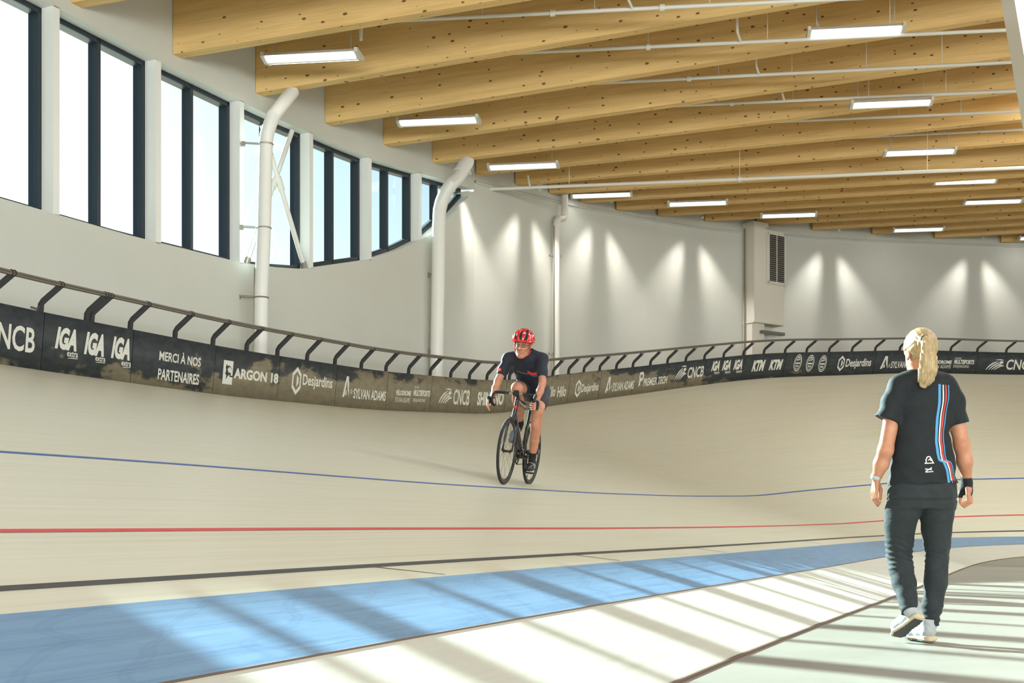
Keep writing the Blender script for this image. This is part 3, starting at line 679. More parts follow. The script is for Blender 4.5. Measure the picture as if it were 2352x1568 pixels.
def font_tris(s, offset=0.0, shear=0.0):
    cu = bpy.data.curves.new('lettering', 'FONT'); cu.body = s; cu.offset = offset; cu.shear = shear; cu.resolution_u = 3; cu.fill_mode = 'FRONT'
    o = bpy.data.objects.new('lettering', cu); link(o)
    dg = bpy.context.evaluated_depsgraph_get(); me = bpy.data.meshes.new_from_object(o.evaluated_get(dg))
    v = np.array([p.co[:2] for p in me.vertices]); f = [tuple(p.vertices) for p in me.polygons]
    bpy.data.objects.remove(o); bpy.data.curves.remove(cu); bpy.data.meshes.remove(me)
    v = (v - v.min(0)) / (v.max(0) - v.min(0)); return v, f
_fc = {}
def poly2d(parts):
    """parts: list of polygons (unit box)"""
    v = []; f = []
    for P in parts: f.append(tuple(range(len(v), len(v) + len(P)))); v += P
    return np.array(v, dtype=float), f
def stroke(pts, w, closed=False):
    """thick polyline as quads, in a unit box"""
    P = [Vector((a, b_, 0)) for a, b_ in pts]; n = len(P); out = []; L_ = []; R_ = []
    for i in range(n):
        a = P[i - 1] if (i or closed) else P[i]; c = P[(i + 1) % n] if (i < n - 1 or closed) else P[i]
        d = (c - a).normalized(); nrm = Vector((-d.y, d.x, 0)); ww = w if not hasattr(w, '__len__') else w[i]
        L_.append(P[i] + nrm * ww / 2); R_.append(P[i] - nrm * ww / 2)
    for i in range(n if closed else n - 1):
        j = (i + 1) % n; out.append([tuple(L_[i])[:2], tuple(R_[i])[:2], tuple(R_[j])[:2], tuple(L_[j])[:2]])
    return out
def circ(cx, cy, rx, ry, n=20, a0=0, a1=360): return [(cx + rx * math.cos(R(a0 + (a1 - a0) * k / n)), cy + ry * math.sin(R(a0 + (a1 - a0) * k / n))) for k in range(n + (0 if a1 - a0 == 360 else 1))]
def sym(s):
    if s == '@box':
        base = [[(0, 0), (1, 0), (1, 1), (0, 1)]]
        return poly2d([[(0, 0), (1, 0), (1, .32), (.72, .32), (.62, .42), (.45, .3), (.35, .22), (0, .22)], [(0, .22), (.3, .22), (.38, .36), (.22, .44), (.3, .58), (.24, .72), (.34, .86), (0, .86)],
                       [(0, .86), (.34, .86), (.42, .78), (.62, .8), (1, .62), (1, 1), (0, 1)], [(.55, .5), (.8, .5), (.8, .38), (1, .38), (1, .62), (.62, .74), (.45, .64)]])
    if s == '@hex': return poly2d(stroke([(.5, .04), (.94, .27), (.94, .73), (.5, .96), (.06, .73), (.06, .27)], .17, True) + [[(.5, .26), (.72, .40), (.72, .62), (.5, .74)]])
    if s == '@A': return poly2d([[(0, 0), (.26, 0), (.56, .8), (.42, 1)], [(.42, 1), (.56, .8), (.74, .34), (1, 0), (.74, 1)], [(.36, .1), (.62, .1), (.55, .34), (.47, .34)]])
    if s == '@star':
        pts = [(.5 + (.5 if k % 2 == 0 else .2) * math.sin(k * math.pi / 5), .5 + (.5 if k % 2 == 0 else .2) * math.cos(k * math.pi / 5)) for k in range(10)]
        return poly2d(stroke(pts, .12, True))
    if s == '@swoosh':
        out = []
        for k in range(4):
            o = k * .17
            out += stroke([(0 + o * .9, 0), (.16 + o, .38 - k * .04), (.36 + o, .66 - k * .07), (.62 + o * .6, .86 - k * .13)], [.03, .09, .11, .03])
        out += [circ(.80, .74, .11, .13, 12)] + stroke([(.45, .98), (.7, 1.0), (.9, .95)], [.02, .1, .04]) + stroke([(.72, .55), (.78, .36), (.98, .40)], [.05, .12, .05]); return poly2d(out)
    if s == '@P': return poly2d([[(.1, 0), (.4, .08), (.4, .62), (.1, .62)], [(0, .62), (.2, .62), (.2, 1), (0, 1)]] + stroke(circ(.48, .7, .38, .24, 14, -110, 120), .2) + [[(.2, .84), (.5, .84), (.5, 1), (.2, 1)]])
    if s == '@round':
        return poly2d(stroke(circ(.5, .5, .46, .46, 28), .05, True) + stroke(circ(.5, .5, .36, .36, 24), .04, True) + [[(.22, .44), (.78, .44), (.78, .52), (.22, .52)], [(.3, .6), (.48, .68), (.46, .74), (.28, .68)], [(.52, .62), (.72, .7), (.70, .76), (.5, .70)], [(.32, .28), (.46, .26), (.46, .36), (.32, .38)], [(.52, .25), (.66, .27), (.66, .37), (.52, .35)], [(.4, .76), (.62, .79), (.58, .84), (.42, .82)]])
for (s, l0, l1, v0, v1, st) in LETTERS:
    if s[0] == '@': v, f = sym(s)
    else:
        off = {'b': .042, 'i': .055, 'l': 0.0, 'u': .015}.get(st, .02); key = (s, st)
        if key not in _fc: _fc[key] = font_tris(s, off, .22 if st == 'i' else 0)
        v, f = _fc[key]
    v = np.array(v); f = list(f)
    if st == 'u':
        n0 = len(v); v[:, 1] = .3 + .7 * v[:, 1]; v = np.vstack([v, [(.0, 0), (.3, .08), (1, .12), (1, .2), (.3, .18)]]); f = f + [tuple(range(n0, n0 + 5))]
    P = fl_(board_pt(l0 + v[:, 0] * (l1 - l0), (v0 + v[:, 1] * (v1 - v0)) * HB, .0015))
    mid = (l0 + l1) / 2; pan = [o for a, c, o in panels if a <= mid <= c]
    mesh('lettering' if s[0] != '@' else 'logo', P, f, M['letter'], pan[0] if pan else fence)
# ------------------------------------------------------------------ organic surfaces: blended distance fields turned into one mesh
from mathutils.bvhtree import BVHTree
class Field:
    def __init__(s, lo, hi, res):
        s.lo = np.array(lo, dtype=np.float32); s.res = res
        s.n = np.ceil((np.array(hi) - np.array(lo)) / res).astype(int) + 1
        s.F = np.full(s.n, 5.0, dtype=np.float32)
    def win(s, mn, mx):
        a = np.clip(np.floor((np.array(mn) - s.lo) / s.res).astype(int), 0, s.n); b = np.clip(np.ceil((np.array(mx) - s.lo) / s.res).astype(int) + 1, 0, s.n)
        sl = tuple(slice(i, j) for i, j in zip(a, b))
        ax = [(s.lo[k] + s.res * np.arange(a[k], b[k])).astype(np.float32) for k in range(3)]
        return sl, ax[0][:, None, None], ax[1][None, :, None], ax[2][None, None, :]
    def put(s, sl, d, k, op):
        f = s.F[sl]
        if op == 'u':
            h = np.clip(.5 + .5 * (f - d) / k, 0, 1); s.F[sl] = f * (1 - h) + d * h - k * h * (1 - h)
        elif op == 's':
            h = np.clip(.5 - .5 * (f + d) / k, 0, 1); s.F[sl] = f * (1 - h) - d * h + k * h * (1 - h)
    def cone(s, a, b, ra, rb, k=.02, w=None, q=1.0, op='u'):
        a = np.array(a, float); b = np.array(b, float); r = max(ra, rb) * max(1, 1 / q if q < 1 else 1) + k + 4 * s.res
        sl, X, Y, Z = s.win(np.minimum(a, b) - r, np.maximum(a, b) + r)
        d = b - a; L2 = max(float(d @ d), 1e-9)
        px, py, pz = X - a[0], Y - a[1], Z - a[2]
        t = np.clip((px * d[0] + py * d[1] + pz * d[2]) / L2, 0, 1)
        vx, vy, vz = px - t * d[0], py - t * d[1], pz - t * d[2]
        if w is not None:
            w = np.array(w, float); w /= np.linalg.norm(w); c = (vx * w[0] + vy * w[1] + vz * w[2]) * (1 / q - 1)
            vx, vy, vz = vx + c * w[0], vy + c * w[1], vz + c * w[2]
        dd = np.sqrt(vx * vx + vy * vy + vz * vz) - (ra + (rb - ra) * t)
        s.put(sl, dd.astype(np.float32), k, op)
    def chain(s, pts, rad, k=.02, w=None, q=1.0, op='u'):
        for i in range(len(pts) - 1): s.cone(pts[i], pts[i + 1], rad[i], rad[i + 1], k, w, q, op)
    def ell(s, c, r, k=.02, rot=None, op='u'):
        c = np.array(c, float); r = np.array(r, float); m = max(r) + k + 4 * s.res
        sl, X, Y, Z = s.win(c - m, c + m); P = [X - c[0], Y - c[1], Z - c[2]]
        if rot is not None:
            A = np.array(rot.to_3x3().inverted()); P = [A[i, 0] * P[0] + A[i, 1] * P[1] + A[i, 2] * P[2] for i in range(3)]
        k0 = np.sqrt(sum((p / q) ** 2 for p, q in zip(P, r))); k1 = np.sqrt(sum((p / (q * q)) ** 2 for p, q in zip(P, r))) + 1e-9
        s.put(sl, (k0 * (k0 - 1) / k1).astype(np.float32), k, op)
    def loft(s, O, T, U, rows, k=.02, e=2.3, op='u'):
        """rows: (t, cu, cv, a, b) cross-sections along T; U is the width axis, V = T x U"""
        O = np.array(O, float); T = np.array(T, float); T /= np.linalg.norm(T); U = np.array(U, float); U -= T * (U @ T); U /= np.linalg.norm(U); V = np.cross(T, U)
        rows = np.array(rows, float); m = rows[:, 3:5].max() + k + .05
        ends = np.array([O + T * r[0] + U * r[1] + V * r[2] for r in rows])
        sl, X, Y, Z = s.win(ends.min(0) - m, ends.max(0) + m)
        px, py, pz = X - O[0], Y - O[1], Z - O[2]
        t = px * T[0] + py * T[1] + pz * T[2]; u = px * U[0] + py * U[1] + pz * U[2]; v = px * V[0] + py * V[1] + pz * V[2]
        f = lambda i: np.interp(t, rows[:, 0], rows[:, i])
        A, B = f(3), f(4); x = np.abs((u - f(1)) / A) + 1e-6; y = np.abs((v - f(2)) / B) + 1e-6
        d = ((x ** e + y ** e) ** (1 / e) - 1) * np.minimum(A, B)
        d = np.maximum(d, np.maximum(rows[0, 0] - t, t - rows[-1, 0])); s.put(sl, d.astype(np.float32), k, op)
    def coords(s): return [(s.lo[k] + s.res * np.arange(s.n[k])).astype(np.float32).reshape([-1 if j == k else 1 for j in range(3)]) for k in range(3)]
    def clip(s, p, n, k=.002):
        """keep the side the normal points away from"""
        X, Y, Z = s.coords(); d = (X - p[0]) * n[0] + (Y - p[1]) * n[1] + (Z - p[2]) * n[2]
        s.F = np.maximum(s.F, d.astype(np.float32))
    def surface(s):
        F = s.F; I = F < 0; nx, ny, nz = F.shape
        c = [I[i:nx - 1 + i, j:ny - 1 + j, k:nz - 1 + k] for i in (0, 1) for j in (0, 1) for k in (0, 1)]
        al = c[0].copy(); an = c[0].copy()
        for q in c[1:]: al &= q; an |= q
        cell = np.argwhere(an & ~al)
        ofs = np.array([(i, j, k) for i in (0, 1) for j in (0, 1) for k in (0, 1)])
        V = np.stack([F[cell[:, 0] + o[0], cell[:, 1] + o[1], cell[:, 2] + o[2]] for o in ofs], 1)
        acc = np.zeros((len(cell), 3)); cnt = np.zeros(len(cell))
        for a in range(8):
            for b in range(a + 1, 8):
                if np.abs(ofs[a] - ofs[b]).sum() != 1: continue
                m = (V[:, a] < 0) != (V[:, b] < 0); t = np.where(m, V[:, a] / np.where(m, V[:, a] - V[:, b], 1), 0)
                acc += np.where(m[:, None], ofs[a] + t[:, None] * (ofs[b] - ofs[a]), 0); cnt += m
        P = (cell + acc / cnt[:, None]) * s.res + s.lo
        idx = np.full((nx, ny, nz), -1, dtype=np.int32); idx[cell[:, 0], cell[:, 1], cell[:, 2]] = np.arange(len(cell))
        Q = []
        for ax in range(3):
            sl0 = [slice(None)] * 3; sl1 = [slice(None)] * 3; sl0[ax] = slice(0, -1); sl1[ax] = slice(1, None)
            A = I[tuple(sl0)]; B = I[tuple(sl1)]; E = np.argwhere(A != B); b, c2 = [(1, 2), (2, 0), (0, 1)][ax]
            E = E[(E[:, b] > 0) & (E[:, c2] > 0)]
            if not len(E): continue
            def g(db, dc):
                q = E.copy(); q[:, b] += db; q[:, c2] += dc; return idx[q[:, 0], q[:, 1], q[:, 2]]
            q = np.stack([g(-1, -1), g(0, -1), g(0, 0), g(-1, 0)], 1); fl = ~A[E[:, 0], E[:, 1], E[:, 2]]
            q[fl] = q[fl][:, ::-1]; Q.append(q)
        Q = np.concatenate(Q); Q = Q[(Q >= 0).all(1)]
        return P.astype(np.float32), Q
    def build(s, name, mat, parent=None, M_=None):
        P, Q = s.surface()
        if M_ is not None: P = P @ np.array(M_.to_3x3()).T.astype(np.float32) + np.array(M_.translation, dtype=np.float32)
        return mesh(name, P, Q, mat, parent, None, True)
def bvh_of(o): return BVHTree.FromPolygons([v.co for v in o.data.vertices], [p.vertices for p in o.data.polygons])
def decal(name, bvh, pts, faces, direc, mat, parent, lift=.0022, back=.5):
    """lay flat print on a surface: every point is shot along direc onto it"""
    d = Vector(direc).normalized(); V = []; ok = []
    for p in pts:
        h = bvh.ray_cast(Vector(p) - d * back, d); ok.append(h[0] is not None)
        V.append((h[0] if h[0] is not None else Vector(p)) - d * lift)
    return mesh(name, V, [f for f in faces if all(ok[i] for i in f)], mat, parent, None, True)
def ribbon(path, w, n=40):
    """thick path in 2D -> grid points"""
    P = np.array(path, float); t = np.linspace(0, len(P) - 1, n); x = np.interp(t, np.arange(len(P)), P[:, 0]); y = np.interp(t, np.arange(len(P)), P[:, 1])
    dx, dy = np.gradient(x), np.gradient(y); L_ = np.hypot(dx, dy); nx, ny = -dy / L_, dx / L_
    out = []; m = 4
    for i in range(n):
        for j in range(m): o = (j / (m - 1) - .5) * w; out.append((x[i] + nx[i] * o, y[i] + ny[i] * o))
    return out, [tuple(map(int, q)) for q in grid_faces(n, m)]

def skin_mat(name, base, red):
    m = NT(name); n = m.noise(m.coord('Object'), 14, 4, .6)
    m.color(m.ramp(n, [(.3, lin(red)), (.65, lin(base))])); m.b.inputs['Roughness'].default_value = .5
    m.b.inputs['Subsurface Weight'].default_value = .12; m.b.inputs['Subsurface Radius'].default_value = (.01, .004, .002); m.b.inputs['Specular IOR Level'].default_value = .35; return m.m
def cloth_mat(name, c, rough=.75, wr=40, st=.25, sheen=.06):
    m = NT(name); col = lin(c); n = m.noise(m.coord('Object'), wr, 3, .6)
    m.color(m.ramp(n, [(.3, tuple(x * .88 for x in col)), (.7, tuple(x * 1.1 for x in col))])); m.b.inputs['Roughness'].default_value = rough
    m.b.inputs['Sheen Weight'].default_value = sheen; m.b.inputs['Specular IOR Level'].default_value = .3
    f = m.noise(m.coord('Object', (1, 1, 2.2)), 16, 4, .6); m.bump(f, st, .012); return m.m
def hair_mat(name, a, b, c):
    m = NT(name); n = m.noise(m.coord('Object', (1, 1, .12)), 170, 4, .7); n2 = m.noise(m.coord('Object'), 18, 3, .6)
    col = m.ramp(n, [(.3, lin(a)), (.5, lin(b)), (.7, lin(c))]); col = m.mix(m.ramp(n2, [(.35, (.35,) * 3), (.6, (0, 0, 0))]), col, lin(a))
    m.color(col); m.b.inputs['Roughness'].default_value = .42; m.bump(n, .5, .006); return m.m
C_ = dict(skin_w=skin_mat('woman_skin', (196, 140, 110), (178, 118, 90)), skin_m=skin_mat('rider_skin', (192, 138, 112), (172, 110, 86)),
          tee=cloth_mat('black_jersey', (28, 33, 36)), pants=cloth_mat('charcoal_trousers', (42, 48, 50), .8, 30, .35), blonde=hair_mat('blonde_hair', (132, 108, 72), (176, 150, 106), (200, 178, 136)),
          s_blue=plain('stripe_blue', (72, 148, 200), .6), s_white=plain('stripe_white', (222, 218, 206), .6), s_red=plain('stripe_red', (196, 58, 52), .6),
          shoe=cloth_mat('grey_mesh_shoe', (166, 170, 172), .7, 60, .3, .1), sole=plain('cream_sole', (196, 180, 150), .6), tread=plain('dark_tread', (64, 62, 60), .7), watch=plain('pale_watch_band', (176, 186, 186), .4), strap_blk=cloth_mat('black_wrist_wrap', (34, 35, 38), .8),
          tie=plain('dark_hair_tie', (40, 34, 32), .7), grip=cloth_mat('dark_glove', (28, 29, 33), .7))

# ------------------------------------------------------------------ the woman on the infield, seen from behind
WS_, WX0, WY0 = 451.0, 2118.0, 1475.0
def wp(px, py, y=0.0):
    k = 1 + y / 6.636          # true width and height at that distance
    return (((px - 1176) * k - (WX0 - 1176)) / WS_, y, ((1204.4 - py) * k - (1204.4 - WY0)) / WS_)
def woman():
    root = empty('person', (2.0886, 6.636, FLOOR_Z))
    tag(root, 'blonde woman with ponytail, black jersey and charcoal trousers, walking away on the infield', 'person')
    S = 1 / WS_
    # --- skin: head, neck, torso core, arms, hands, ankles in one body
    F = Field((-.32, -.24, -.01), (.32, .26, 1.63), .0045)
    hc = np.array(wp(2114, 806, -.005))
    Rz = Matrix.Rotation(R(12), 4, 'Z')
    hv = lambda x, y, z: tuple(hc + np.array(Rz.to_3x3() @ Vector((x, y, z))))
    F.ell(hv(0, 0, .012), (.069, .088, .088), .02, Rz); F.ell(hv(0, .045, -.055), (.050, .045, .060), .03, Rz)
    F.cone(hv(0, .06, -.09), hv(0, .08, -.10), .03, .022, .02); F.cone(hv(0, .085, .01), hv(0, .105, -.025), .010, .014, .012)      # chin, nose
    for sx in (-1, 1):
        e = hv(sx * .073, -.005, -.020); F.ell(e, (.008, .019, .030), .006, Rz); F.ell(hv(sx * .080, -.010, -.018), (.004, .009, .016), .004, Rz, 's')
    F.chain([wp(2109, 838, -.01), wp(2113, 868, -.015), wp(2117, 890, -.01)], [.047, .049, .075], .025)
    F.loft((0, 0, 0), (0, 0, 1), (1, 0, 0), [(wp(0, 1160)[2], 0, 0, .14, .10), (wp(0, 1110)[2], 0, 0, .145, .10), (wp(0, 1030)[2], 0, 0, .125, .085), (wp(0, 940)[2], 0, 0, .135, .09), (wp(0, 890)[2], 0, 0, .12, .07)], .03)
    armL = [wp(2062, 897, -.01), wp(2049, 955, -.03), wp(2034, 1034, -.045), wp(2024, 1065, -.02), wp(2013, 1098, .01)]
    armR = [wp(2180, 899, -.01), wp(2197, 960, -.02), wp(2209, 1022, -.03), wp(2216, 1060, -.01), wp(2221, 1100, .02)]
    for A in (armL, armR): F.chain(A, [.048, .040, .0375, .037, .0235], .02)
    # hands: palm, four fingers of unequal length, thumb
    def hand(W_, K, tips, thumb, sx):
        """W_ wrist, K list of four knuckles, tips list of (mid, tip), thumb list"""
        pc = np.mean(np.array(K), 0)
        F.cone(W_, tuple(np.array(W_) * .35 + pc * .65), .021, .026, .012, (1, .2, 0), .62)
        for kq in K: F.cone(tuple(np.array(W_) * .6 + np.array(kq) * .4), kq, .012, .0105, .008)
        for kq, (m_, t_), r in zip(K, tips, (.0088, .0092, .0088, .0078)): F.cone(kq, m_, .0098, r, .003); F.cone(m_, t_, r, r * .82, .003)
        F.chain(thumb, [.013, .011, .0085], .006)
    WL = armL[-1]
    KL = [wp(2004 + 3 * i, 1127 + (i - 1.5) ** 2 * .8, .045 - .020 * i) for i in range(4)]
    hand(WL, KL, [(wp(2005 + 3 * i, 1145 - i, .052 - .020 * i), wp(2016 + 2 * i, 1161 - 3 * i, .050 - .018 * i)) for i in range(4)], [wp(2015, 1106, .02), wp(2022, 1124, .045), wp(2022, 1145, .045)], -1)
    WR = armR[-1]
    KR = [wp(2229 - 2 * i, 1134 + (i - 1.5) ** 2 * .8, .055 - .020 * i) for i in range(4)]
    hand(WR, KR, [(wp(2231 - 2 * i, 1153 - i, .062 - .020 * i), wp(2215 - 3 * i, 1164 - 2.5 * i, .058 - .019 * i)) for i in range(4)], [wp(2216, 1110, .03), wp(2206, 1132, .05), wp(2204, 1151, .05)], 1)
    # legs inside the trousers, so that the body is one figure
    LL_ = [wp(2084, 1140, 0), wp(2068, 1200, .03), wp(2068, 1275, .065), wp(2078, 1335, .0), wp(2087, 1388, -.082)]
    LR_ = [wp(2148, 1140, 0), wp(2151, 1215, .01), wp(2152, 1285, .02), wp(2148, 1345, .0), wp(2136, 1420, -.01)]
    F.chain(LL_, [.066, .058, .046, .044, .027], .03); F.chain(LR_, [.066, .058, .046, .044, .027], .03)
    body = F.build('body', C_['skin_w'], root)
    # --- jersey
    G = Field((-.28, -.20, .74), (.30, .20, 1.42), .005)
    rows = [(0, 2119, .150, .118), (wp(0, 1112)[2], 2119, 77, .118), (wp(0, 1075)[2], 2117, 73.5, .118), (wp(0, 1050)[2], 2116, 70.5, .112), (wp(0, 1015)[2], 2113.5, 65, .103), (wp(0, 980)[2], 2116.5, 63, .102), (wp(0, 935)[2], 2118, 66, .106), (wp(0, 905)[2], 2118, 68, .102), (wp(0, 885)[2], 2118, 60, .090), (wp(0, 870)[2], 2117, 44, .075), (wp(0, 856)[2], 2115, 29, .062)]
    rows = sorted([(z, (cx - WX0) * S, 0, (a * S if a > 1 else a), b) for z, cx, a, b in rows[1:]])
    rows = [(rows[0][0] - .03,) + rows[0][1:]] + rows
    G.loft((0, -.005, 0), (0, 0, 1), (1, 0, 0), rows, .02, 2.35)
    G.chain([wp(2100, 866, -.01), wp(2062, 880, -.01)], [.05, .045], .03); G.chain([wp(2136, 868, -.01), wp(2178, 882, -.01)], [.05, .045], .03)
    X, Y, Z = G.coords()
    G.F += (.0030 * np.sin(X * 60 + Z * 38 + 3 * np.sin(Z * 14)) * np.clip((1.0 - Z) * 4, 0, 1) + .0028 * np.sin(Z * 52 - X * 30) * np.clip((X - .02) * 9, 0, 1) + .002 * np.sin(X * 34 - Z * 55)).astype(np.float32)
    pocket = np.exp(-((Z - wp(0, 1040)[2]) / .03) ** 2) * .008 * np.clip((X - .10) * 30, 0, 1); G.F -= pocket.astype(np.float32)
    T_ = G.F.copy(); G.F[:] = 5.0
    G.chain([wp(2066, 893, -.008), wp(2053, 918, -.015), wp(2036, 964, -.03), wp(2031, 985, -.035)], [.052, .054, .053, .055], .03); G.chain([wp(2174, 893, -.008), wp(2188, 920, -.015), wp(2200, 970, -.025), wp(2203, 990, -.03)], [.052, .054, .050, .052], .03)
    G.F += (.0025 * np.sin(X * 60 + Z * 45)).astype(np.float32)
    zl, zr = wp(2035, 966), wp(2200, 974)
    dL = ((X - zl[0]) * -.38 + (Z - zl[2]) * -.92); G.F = np.where(X < 0, np.maximum(G.F, dL), G.F)
    dR = ((X - zr[0]) * .22 + (Z - zr[2]) * -.975); G.F = np.where(X > 0, np.maximum(G.F, dR), G.F)
    h = np.clip(.5 + .5 * (G.F - T_) / .03, 0, 1); G.F = (G.F * (1 - h) + T_ * h - .03 * h * (1 - h)).astype(np.float32)
    G.clip((0, 0, wp(0, 1112)[2]), (.03, .0, -1)); G.clip((0, 0, wp(0, 856)[2]), (0, .35, .93))
    G.F = G.F.astype(np.float32)
    tee = G.build('jersey', C_['tee'], root)
    bv = bvh_of(tee)
    def on_back(name, path, w, mat, n=44):
        p2, fq = ribbon(path, w, n); return decal(name, bv, [wp(a, b, -.09)[:1] + (-.4,) + wp(a, b, -.09)[2:] for a, b in p2], fq, (0, 1, 0), mat, tee, .0015, .1)
    blue = [(2158, 882), (2155.5, 920), (2151, 960), (2148.7, 985), (2148.5, 1015), (2150, 1040), (2154, 1056), (2165, 1060), (2171, 1078), (2178, 1108)]
    on_back('stripe', blue, 6.2, C_['s_blue'])
    off = lambda d0, d1: [(x + d0 + (d1 - d0) * min(1, max(0, (y - 882) / 100)), y + 1) for x, y in blue]
    on_back('stripe', off(9.5, 7.5), 3.2, C_['s_white']); on_back('stripe', off(17, 12.5), 4.2, C_['s_red']); on_back('stripe', off(24, 18), 2.4, C_['s_blue'])
    a = [(2123, 1064), (2122, 1056), (2126, 1049), (2131, 1049), (2135, 1055), (2139, 1064)]
    for k, (pth, w) in enumerate(((a, 2.6), ([(2119, 1064.5), (2141, 1063.5)], 2.2), ([(2127, 1058), (2131, 1054), (2134, 1059)], 2.0), ([(2120, 1077), (2136, 1079)], 2.2), ([(2136, 1074), (2121, 1083)], 2.2), ([(2121, 1084.5), (2139, 1083)], 2.0))):
        on_back('emblem', pth, w, C_['s_white'], 14)
    # --- trousers
    G = Field((-.24, -.18, .06), (.24, .18, .90), .005)
    G.loft((0, 0, 0), (0, 0, 1), (1, 0, 0), [(wp(0, 1168)[2], -.005, 0, .168, .112), (wp(0, 1140)[2], -.004, -.006, .170, .122), (wp(0, 1110)[2], -.002, 0, .168, .115), (wp(0, 1085)[2], 0, 0, .150, .10)], .03, 2.4)
    G.chain([wp(2080, 1150, -.005), wp(2074, 1175, .005), wp(2068, 1203, .03), wp(2066, 1240, .05), wp(2065, 1275, .062), wp(2070, 1305, .04), wp(2077, 1340, -.005), wp(2083, 1365, -.045), wp(2090, 1410, -.115)], [.088, .083, .0765, .068, .060, .061, .056, .049, .040], .018)
    G.chain([wp(2154, 1150, -.005), wp(2153, 1180, .0), wp(2151, 1217, .01), wp(2152, 1250, .015), wp(2152, 1284, .02), wp(2149, 1341, -.005), wp(2141, 1391, -.012), wp(2137, 1445, -.012)], [.088, .081, .071, .063, .0575, .056, .048, .041], .018)
    X, Y, Z = G.coords()
    kn = np.exp(-((Z - wp(0, 1275)[2]) / .07) ** 2); cuff = np.exp(-((Z - .13) / .06) ** 2)
    G.F += (.0042 * np.sin(Z * 230 + X * 90 + 2 * np.sin(Y * 40)) * kn * np.clip(.5 - X * 4, .2, 1) + .003 * np.sin(Z * 190 - X * 60) * cuff + .0022 * np.sin(X * 70 + Z * 26 + Y * 40)).astype(np.float32)
    seat = .006 * np.exp(-((Z - wp(0, 1150)[2] - .25 * np.abs(X) * .2) / .006) ** 2) * (Y < 0); G.F += seat.astype(np.float32)
    # cuffs: left one is raised with the lifted heel
    cl = wp(2090, 1404, -.105); dL = ((X - cl[0]) * .12 + (Y - cl[1]) * -.62 + (Z - cl[2]) * -.78); G.F = np.where(X < -.035, np.maximum(G.F, dL), G.F)
    G.F = np.where(X >= -.035, np.maximum(G.F, wp(0, 1436)[2] - Z), G.F).astype(np.float32)
    pants = G.build('trousers', C_['pants'], root)
    # --- hair
    G = Field((-.12, -.20, 1.28), (.14, .14, 1.63), .0035)
    G.ell(hv(0, -.004, .022), (.081, .098, .097), .02, Rz)
    G.ell(hv(0, .105, -.045), (.085, .085, .090), .012, Rz, 's')                        # open the face
    for sx in (-1, 1): G.ell(hv(sx * .082, .0, -.040), (.026, .030, .046), .012, Rz, 's')   # cleared round the ears
    G.clip(hv(0, 0, -.060), (0, -.25, -.97))
    tie = wp(2126, 781, -.110)
    G.cone(tuple(np.array(hv(0, -.07, .02))), tie, .035, .020, .03)
    tail = [tie, wp(2131, 796, -.128), wp(2133, 822, -.132), wp(2132, 848, -.128), wp(2128, 868, -.122), wp(2122, 884, -.118)]
    G.chain(tail, [.021, .032, .041, .044, .038, .018], .012, (0, 1, 0), .52)
    for dx, e in ((-16, 878), (-9, 886), (-2, 883), (6, 880), (13, 872)): G.cone(wp(2130 + dx * .9, 850, -.125), wp(2124 + dx, e, -.120), .012, .003, .010)
    X, Y, Z = G.coords()
    tl = (Z < wp(0, 790)[2]) & (Y < -.08)
    G.F += np.where(tl, .0014 * np.sin(X * 520 + 6 * np.sin(Z * 18)) + .0012 * np.sin(X * 270 - Z * 30), .0007 * np.sin((X - tie[0]) / (np.abs(Z - tie[2]) + .05) * 22)).astype(np.float32)
    G.build('hair', C_['blonde'], root)
    t0 = Vector(tie); MB().tube([t0 + Vector((.022 * math.cos(a), .002 + .004 * math.cos(a), .019 * math.sin(a) + .004)) for a in np.linspace(0, 2 * math.pi, 15)[:-1]], .0055, 7, closed=True).build('hair_tie', C_['tie'], root, True)
    # --- watch on the left wrist, wrap on the right hand
    def band(c, d, r, w, name, mat, nseg=24):
        d = Vector(d).normalized(); u = d.orthogonal().normalized(); v = d.cross(u); c = Vector(c); m = MB(); V = []; 
        for (rr, ww) in ((r, -w), (r + .004, -w), (r + .004, w), (r, w)):
            V.append([c + d * ww + (u * math.cos(a) + v * math.sin(a)) * rr for a in np.linspace(0, 2 * math.pi, nseg + 1)[:-1]])
        P = np.array([[tuple(p) for p in q] for q in V]); return mesh(name, P.reshape(-1, 3), grid_faces(4, nseg, True, True, True), mat, root, None, True)
    band(wp(2012.5, 1095, .008), Vector(armL[-1]) - Vector(armL[-2]), .0235, .011, 'watch', C_['watch'])
    G = Field((.16, -.05, .66), (.28, .13, .90), .003)
    G.chain([wp(2218.5, 1094, .012), wp(2221, 1108, .022), wp(2222, 1124, .034)], [.0305, .030, .031], .012, (1, .2, 0), .85); G.cone(wp(2216, 1112, .032), wp(2205, 1140, .052), .0175, .0130, .010); G.cone(wp(2221, 1122, .034), wp(2226, 1132, .04), .028, .020, .012, (1, .2, 0), .7)
    G.clip(wp(2219, 1096, .01), (-.05, -.3, .95)); G.build('wrist_wrap', C_['strap_blk'], root)
    # --- shoes
    def shoe(name, ankle, heel, toe, up):
        h = Vector(heel); t = Vector(toe); fx = (t - h).normalized(); L_ = (t - h).length; fz = Vector(up); fz = (fz - fx * fz.dot(fx)).normalized(); fy = fz.cross(fx)
        Mx = Matrix((fx, fy, fz)).transposed().to_4x4(); Mx.translation = h
        G = Field((-.03, -.06, -.02), (L_ + .03, .06, .15), .0032)
        G.chain([(.035, 0, .045), (.09, 0, .045), (.16, .004, .038), (L_ - .045, .004, .030)], [.034, .036, .040, .032], .02); G.chain([(.03, 0, .05), (.035, 0, .098)], [.034, .036], .02); G.cone((.05, 0, .085), (.15, .003, .05), .028, .025, .02)
        G.cone((.037, 0, .09), (.038, 0, .14), .025, .027, .006, op='s'); G.clip((0, 0, .018), (0, 0, -1)); G.clip((.03, 0, .112), (-.2, 0, .98))
